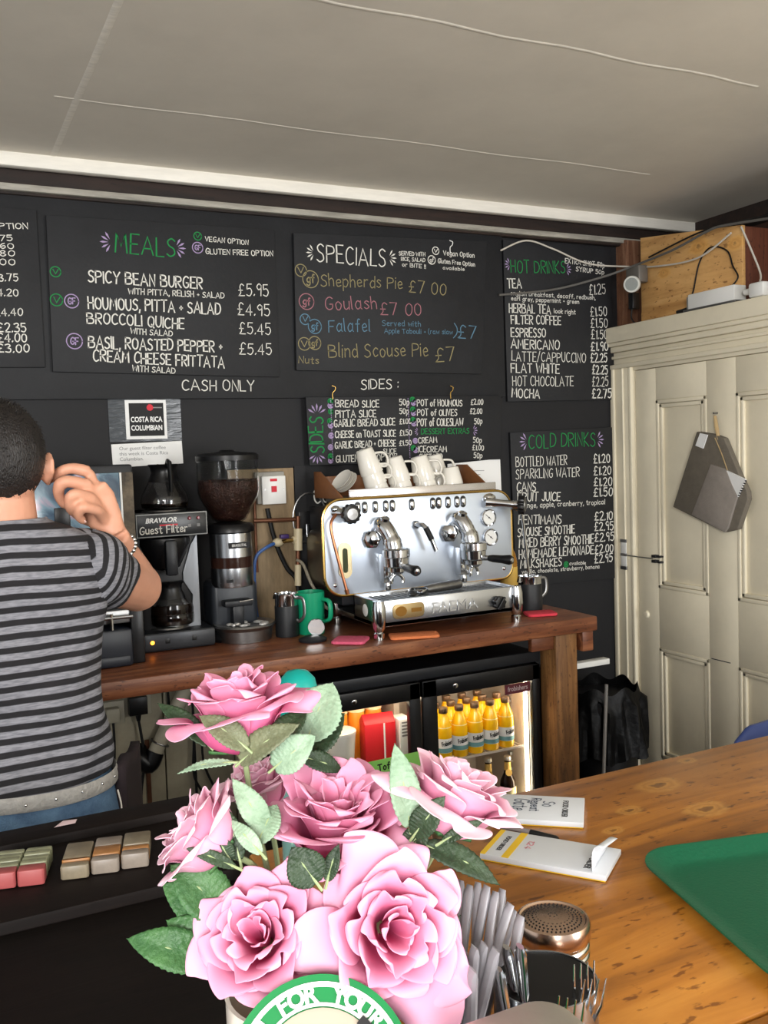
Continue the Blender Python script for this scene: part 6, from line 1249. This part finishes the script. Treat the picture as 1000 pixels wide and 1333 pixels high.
TH = W_((0.314, 1.978, 1.478), (0.285, 1.975, 1.483), (0.263, 1.965, 1.495), (0.245, 1.958, 1.512))
b.tube(spline(TH, 5), [.016]*5 + [.0125]*5 + [.0115]*5 + [.009], 12); b.ell(TH[-1], (.009,)*3, 10, 8)
# left arm, bent forward over the worktop side, mostly outside the picture
LS, LE, LW = V((-.19, -.01, 1.40)), V((-.25, .03, 1.13)), V((-.16, .24, 1.06))
b.tube([LS, LS*.4+LE*.6, LE], [.054, .046, .04], 18); b.ell(LE, (.041,)*3, 14, 10); b.tube([LE, LE*.6+LW*.4, LW], [.04, .039, .026], 18)
lp = LW + V((.03, .07, -.02)); b.tube([LW, (LW+lp)*.5, lp], [(.022, .026), (.018, .034), (.014, .038)], 14)
for k in range(4):
    q = lp + V((.03-.022*k, -.01+.004*k, .0)); L1 = (.045, .05, .046, .036)[k]
    b.tube(spline([q - V((.0, .03, 0)), q, q + V((.004, L1*.6, -.006)), q + V((.004, L1*1.1, -.03)), q + V((0, L1*1.15, -.05))], 4), .0088, 10)
b.tube(spline([LW + V((.02, .02, 0)), LW + V((.055, .05, -.01)), LW + V((.065, .085, -.03)), LW + V((.06, .105, -.045))], 4), .0105, 10)
o = b.build('raw', SKIN, None)
md = o.modifiers.new('fuse', 'REMESH'); md.mode = 'VOXEL'; md.voxel_size = .0042; md.use_smooth_shade = True
md = o.modifiers.new('relax', 'SMOOTH'); md.factor = .5; md.iterations = 4
dg = bpy.context.evaluated_depsgraph_get(); me = bpy.data.meshes.new_from_object(o.evaluated_get(dg)); bpy.data.objects.remove(o)
me.polygons.foreach_set('use_smooth', [True]*len(me.polygons)); me.name = 'body'
body = bpy.data.objects.new('body', me); COL.objects.link(body); body.parent = ps
for s in (-1, 1):
    b = MB(); b.ell(Hc + V((s*.033, .083, .008)), (.0105, .0085, .0085), 14, 10); b.build('eye', WHITEP, body)
for f in F_ + [TH]:
    d = (f[-1]-f[-2]).normalized(); b = MB(); b.ell((0, 0, 0), (.0055, .002, .0065), 10, 8, aim(f[-1] + d*.002 + V((.0, -.0075, 0)), d)); b.build('fingernail', mat('fingernail', (232, 190, 176), .3), body)
# hair : short dark cap with cropped tufts
HAIR = mat('dark_brown_hair', (24, 19, 17), .45, var=.5, scale=90, bump=.5, bscale=160, stretch=(3, 3, .6))
b = MB()
def hairf(u, v):
    a = 2*PI*u; lim = .66 + (-.13*min(1, math.sin(a)/.3) if math.sin(a) > 0 else .17*(-math.sin(a))**1.5)
    side = abs(math.cos(a)); lim -= .07*max(0, side-.8)/.2*(1 if True else 0)
    th = PI*v*lim
    st = max(math.sin(th), .70) if th > PI/2 else math.sin(th)
    x = .0815*st*math.cos(a); y = (.103 if math.sin(a) > 0 else .105 - .02*max(0, th-PI*.6))*st*math.sin(a); z = .103*math.cos(th)*(1.22 if th > PI/2 and math.sin(a) < 0 else 1)
    k = 1 + .006*noise.noise(V((x*60, y*60, z*60))) + .008*noise.noise(V((x*150, y*150, z*150))) - (.045*max(0, v-.8)/.2)
    return (Hc.x + x*k, Hc.y - .004 + y*k, Hc.z + .012 + z*k)
b.grid(hairf, 120, 50, True)
rnd = random.Random(3)
for i in range(1500):
    u = rnd.random(); v = rnd.uniform(.02, .93)**.8; p = V(hairf(u, v)); n = (p - Hc).normalized(); d = (n*.35 + V((rnd.uniform(-.3, .3), rnd.uniform(-.3, .3) , -.7*v + rnd.uniform(-.2, .2)))).normalized()
    l_ = rnd.uniform(.006, .012)*(1.3 - 1.0*v); s_ = d.orthogonal().normalized()*.0016
    b.add([p - n*.002 - s_, p - n*.002 + s_, p + d*l_], [(0, 1, 2)])
b.build('hair', HAIR, ps, smooth=60)
# striped shirt
def stripe_mat():
    m = bpy.data.materials.new('striped_jersey'); m.use_nodes = True; nt = m.node_tree; N = nt.nodes; L = nt.links; P = N['Principled BSDF']; P.inputs['Roughness'].default_value = .9
    a = N.new('ShaderNodeAttribute'); a.attribute_name = 'band'
    tc = N.new('ShaderNodeTexCoord'); n = N.new('ShaderNodeTexNoise'); n.inputs['Scale'].default_value = 14; L.new(tc.outputs['Object'], n.inputs['Vector'])
    ma = N.new('ShaderNodeMath'); ma.operation = 'MULTIPLY_ADD'; ma.inputs[1].default_value = .10; L.new(n.outputs['Fac'], ma.inputs[0]); L.new(a.outputs['Fac'], ma.inputs[2])
    fr_ = N.new('ShaderNodeMath'); fr_.operation = 'FRACT'; L.new(ma.outputs[0], fr_.inputs[0])
    r = N.new('ShaderNodeValToRGB'); e = r.color_ramp.elements; e[0].position = 0; e[0].color = lin((128, 128, 134)); e[1].position = 1; e[1].color = lin((128, 128, 134))
    for p, c in ((.47, (128, 128, 134)), (.53, (20, 18, 22)), (.95, (20, 18, 22))): x = e.new(p); x.color = lin(c)
    L.new(fr_.outputs[0], r.inputs[0])
    n2 = N.new('ShaderNodeTexNoise'); n2.inputs['Scale'].default_value = 160; n2.inputs['Detail'].default_value = 3; mp = N.new('ShaderNodeMapping'); mp.inputs['Scale'].default_value = (.35, .35, 2); L.new(tc.outputs['Object'], mp.inputs[0]); L.new(mp.outputs[0], n2.inputs['Vector'])
    r2 = N.new('ShaderNodeValToRGB'); r2.color_ramp.elements[0].position = .35; r2.color_ramp.elements[0].color = (.6, .6, .62, 1); r2.color_ramp.elements[1].position = .62; r2.color_ramp.elements[1].color = (1, 1, 1, 1); L.new(n2.outputs['Fac'], r2.inputs[0])
    mx = N.new('ShaderNodeMix'); mx.data_type = 'RGBA'; mx.blend_type = 'MULTIPLY'; mx.inputs['Factor'].default_value = 1; L.new(r.outputs[0], mx.inputs['A']); L.new(r2.outputs[0], mx.inputs['B']); L.new(mx.outputs['Result'], P.inputs['Base Color'])
    return m
JERS = stripe_mat(); PER = .0245
def banded(fn, bandf, nu, nv, name, parent):
    vs = [fn(i/nu, j/(nv-1)) for j in range(nv) for i in range(nu)]; band = [bandf(i/nu, j/(nv-1), vs[j*nu+i]) for j in range(nv) for i in range(nu)]
    fs = [(j*nu+i, j*nu+(i+1) % nu, (j+1)*nu+(i+1) % nu, (j+1)*nu+i) for j in range(nv-1) for i in range(nu)]
    me = bpy.data.meshes.new(name); me.from_pydata([tuple(v) for v in vs], [], fs); at_ = me.attributes.new('band', 'FLOAT', 'POINT'); at_.data.foreach_set('value', band)
    me.polygons.foreach_set('use_smooth', [True]*len(me.polygons)); me.materials.append(JERS)
    o = bpy.data.objects.new(name, me); COL.objects.link(o); o.parent = parent
    md = o.modifiers.new('thickness', 'SOLIDIFY'); md.thickness = .003; md.offset = 1
    return o
TZ = [(.992, .172, .118), (1.015, .172, .116), (1.08, .162, .108), (1.18, .158, .106), (1.28, .166, .112), (1.35, .180, .114), (1.40, .190, .112), (1.435, .185, .104), (1.46, .155, .096), (1.478, .115, .088), (1.49, .085, .079), (1.497, .072, .072)]
def interp(tab, t):
    f = t*(len(tab)-1); i = min(int(f), len(tab)-2); f -= i; f = f*f*(3-2*f)*.4 + f*.6
    return [a*(1-f)+c*f for a, c in zip(tab[i], tab[i+1])]
def torso(u, v):
    z, rx, ry = interp(TZ, v); a = 2*PI*u; c, s = math.cos(a), math.sin(a)
    e = .82
    x = rx*math.copysign(abs(c)**e, c); y = ry*math.copysign(abs(s)**e, s)
    low = max(0, 1-v*1.6)
    fold = .006*math.sin(3*a + 26*z)*low + .004*math.sin(7*a - 40*z)*low + .004*noise.noise(V((x*14, y*14, z*18)))
    x += fold*c; y += fold*s - .012*(1 if v > .5 else v*2)
    z += .008*math.sin(a*2+1)*low - (.010*(v > .97)*(1 if s > 0 else -.2))
    return V((x - .004, y, z))
sh_ = banded(torso, lambda u, v, p: (p.z + .05*abs(p.x)*(1 if p.z > 1.35 else .3) + .02*max(0, p.z-1.38)*5*0)/PER, 72, 90, 't_shirt', ps)
S0, S1 = V((.135, -.012, 1.415)), SHO*.64 + ELB*.36
def sleeve(pts, rads, up, nm):
    path = spline(pts, 10); n_ = len(path); ln = [0]
    for a_, c_ in zip(path, path[1:]): ln.append(ln[-1] + (c_-a_).length)
    fr_ = []; uu = V(up)
    for i in range(n_):
        t_ = (path[min(i+1, n_-1)] - path[max(i-1, 0)]).normalized(); uu = (uu - t_*uu.dot(t_)).normalized(); fr_.append((uu.copy(), t_.cross(uu)))
    NV_ = 40
    def f(u, v):
        q = v*(n_-1); i = min(int(q), n_-2); q -= i; p = path[i]*(1-q) + path[i+1]*q; a = 2*PI*u
        k_ = v*(len(rads)-1); m_ = min(int(k_), len(rads)-2); k_ -= m_; r = rads[m_]*(1-k_) + rads[m_+1]*k_ + .003*math.sin(3*a+9*v)*v + .0025*math.sin(5*a - 14*v)*v
        e1, e2 = fr_[i]; return p + e1*r*math.cos(a) + e2*r*math.sin(a)
    return banded(f, lambda u, v, p: (abs(p.x)*.80 + p.y*.45 - p.z*.40)/.0235, 36, NV_, nm, sh_)
sleeve([V((.105, -.015, 1.395)), V((.15, -.018, 1.392)), SHO + V((-.012, -.004, .006)), S1], [.080, .077, .072, .067, .064], (0, 0, 1), 'sleeve')
sleeve([V((-.105, -.015, 1.395)), V((-.15, -.018, 1.392)), LS + V((-.01, 0, -.03)), LS*.35 + LE*.65], [.082, .08, .075, .068, .064], (0, 1, 0), 'sleeve')
# jeans, belt, bracelet, cloth
DEN = mat('blue_denim', (52, 76, 106), .85, var=.4, scale=14, col2=(92, 122, 150), bump=.35, bscale=300)
b = MB(); b.tube([(0, -.004, .985), (0, -.006, .94), (0, -.01, .86), (0, -.004, .80)], [(.168, .114), (.176, .122), (.186, .132), (.182, .122)], 36, up=(1, 0, 0))
for s in (-1, 1): b.tube([(s*.085, -.004, .84), (s*.094, .002, .72), (s*.1, .01, .48), (s*.1, 0, .28), (s*.1, -.01, .08)], [.098, .088, .068, .066, .062], 24)
jo = b.build('jeans', DEN, ps)
b = MB()
for s in (-1, 1):
    q = [(s*.075+x, -.135-.008*(1-abs(x)/.06), z) for x, z in ((-.052, .90), (.052, .90), (.052, .80), (0, .775), (-.052, .80))]
    b.add(q + [(x, y-.004, z) for x, y, z in q], [(0,1,2,3,4), (9,8,7,6,5)] + [(i, (i+1) % 5, 5+(i+1) % 5, 5+i) for i in range(5)])
b.build('back_pocket', DEN, jo)
b = MB()
b.tube([(.1785*math.cos(2*PI*k/48), -.008 + .1235*math.sin(2*PI*k/48), .978+.004*math.sin(4*PI*k/48)) for k in range(49)], [(.015, .0035)]*49, 8, up=(0, 0, 1)); be = b.build('belt', mat('pale_grey_belt', (150, 148, 144), .6, var=.15, scale=60, bump=.4, bscale=120), ps)
b = MB()
for k in range(9):
    a = R(-160 + k*17); b.ell((.182*math.cos(a), -.008 + .127*math.sin(a), .978), (.003, .003, .003), 8, 6)
b.build('stud', CHROME, be)
b = MB(); b.grid(lambda u, v: (.18 + .065*u, -.04 + .18*u, .985 - .19*v + .01*math.sin(6*u)), 10, 8); b.build('dark_cloth', mat('dark_maroon_cloth', (34, 24, 28), .9), ps, solid=.02)
b = MB(); b.tube(spline([(.168, -.075, .955), (.172, -.085, .92), (.16, -.09, .90), (.172, -.09, .87), (.168, -.092, .85)]), .0016, 6); b.ell((.168, -.094, .842), (.008, .004, .01), 10, 8); b.build('white_string', mat('white_string', (206, 200, 190), .8), ps)
wd_ = (WRI-ELB).normalized(); bc = ELB*.2 + WRI*.8; u_ = wd_.orthogonal().normalized(); w2 = wd_.cross(u_)
b = MB()
for k in range(22):
    a = 2*PI*k/22; b.ell(bc + u_*.0335*math.cos(a) + w2*.0335*math.sin(a), (.0052, .0052, .0052), 10, 8)
br_ = b.build('bracelet', CHROME, ps)
b = MB()
for k in range(22):
    a = 2*PI*(k+.5)/22; b.ell(bc + u_*.0335*math.cos(a) + w2*.0335*math.sin(a), (.0036,)*3, 8, 6)
b.build('black_bead', INK, br_)
for s in (-1, 1):
    b = MB(); b.tube([(s*.1, -.075, .045), (s*.1, -.03, .05), (s*.105, .04, .045), (s*.11, .13, .035), (s*.112, .165, .025)], [(.035, .030), (.046, .045), (.048, .042), (.044, .030), (.022, .016)], 18, up=(1, 0, 0)); b.build('shoe', mat('dark_shoe', (40, 38, 38), .6), ps)
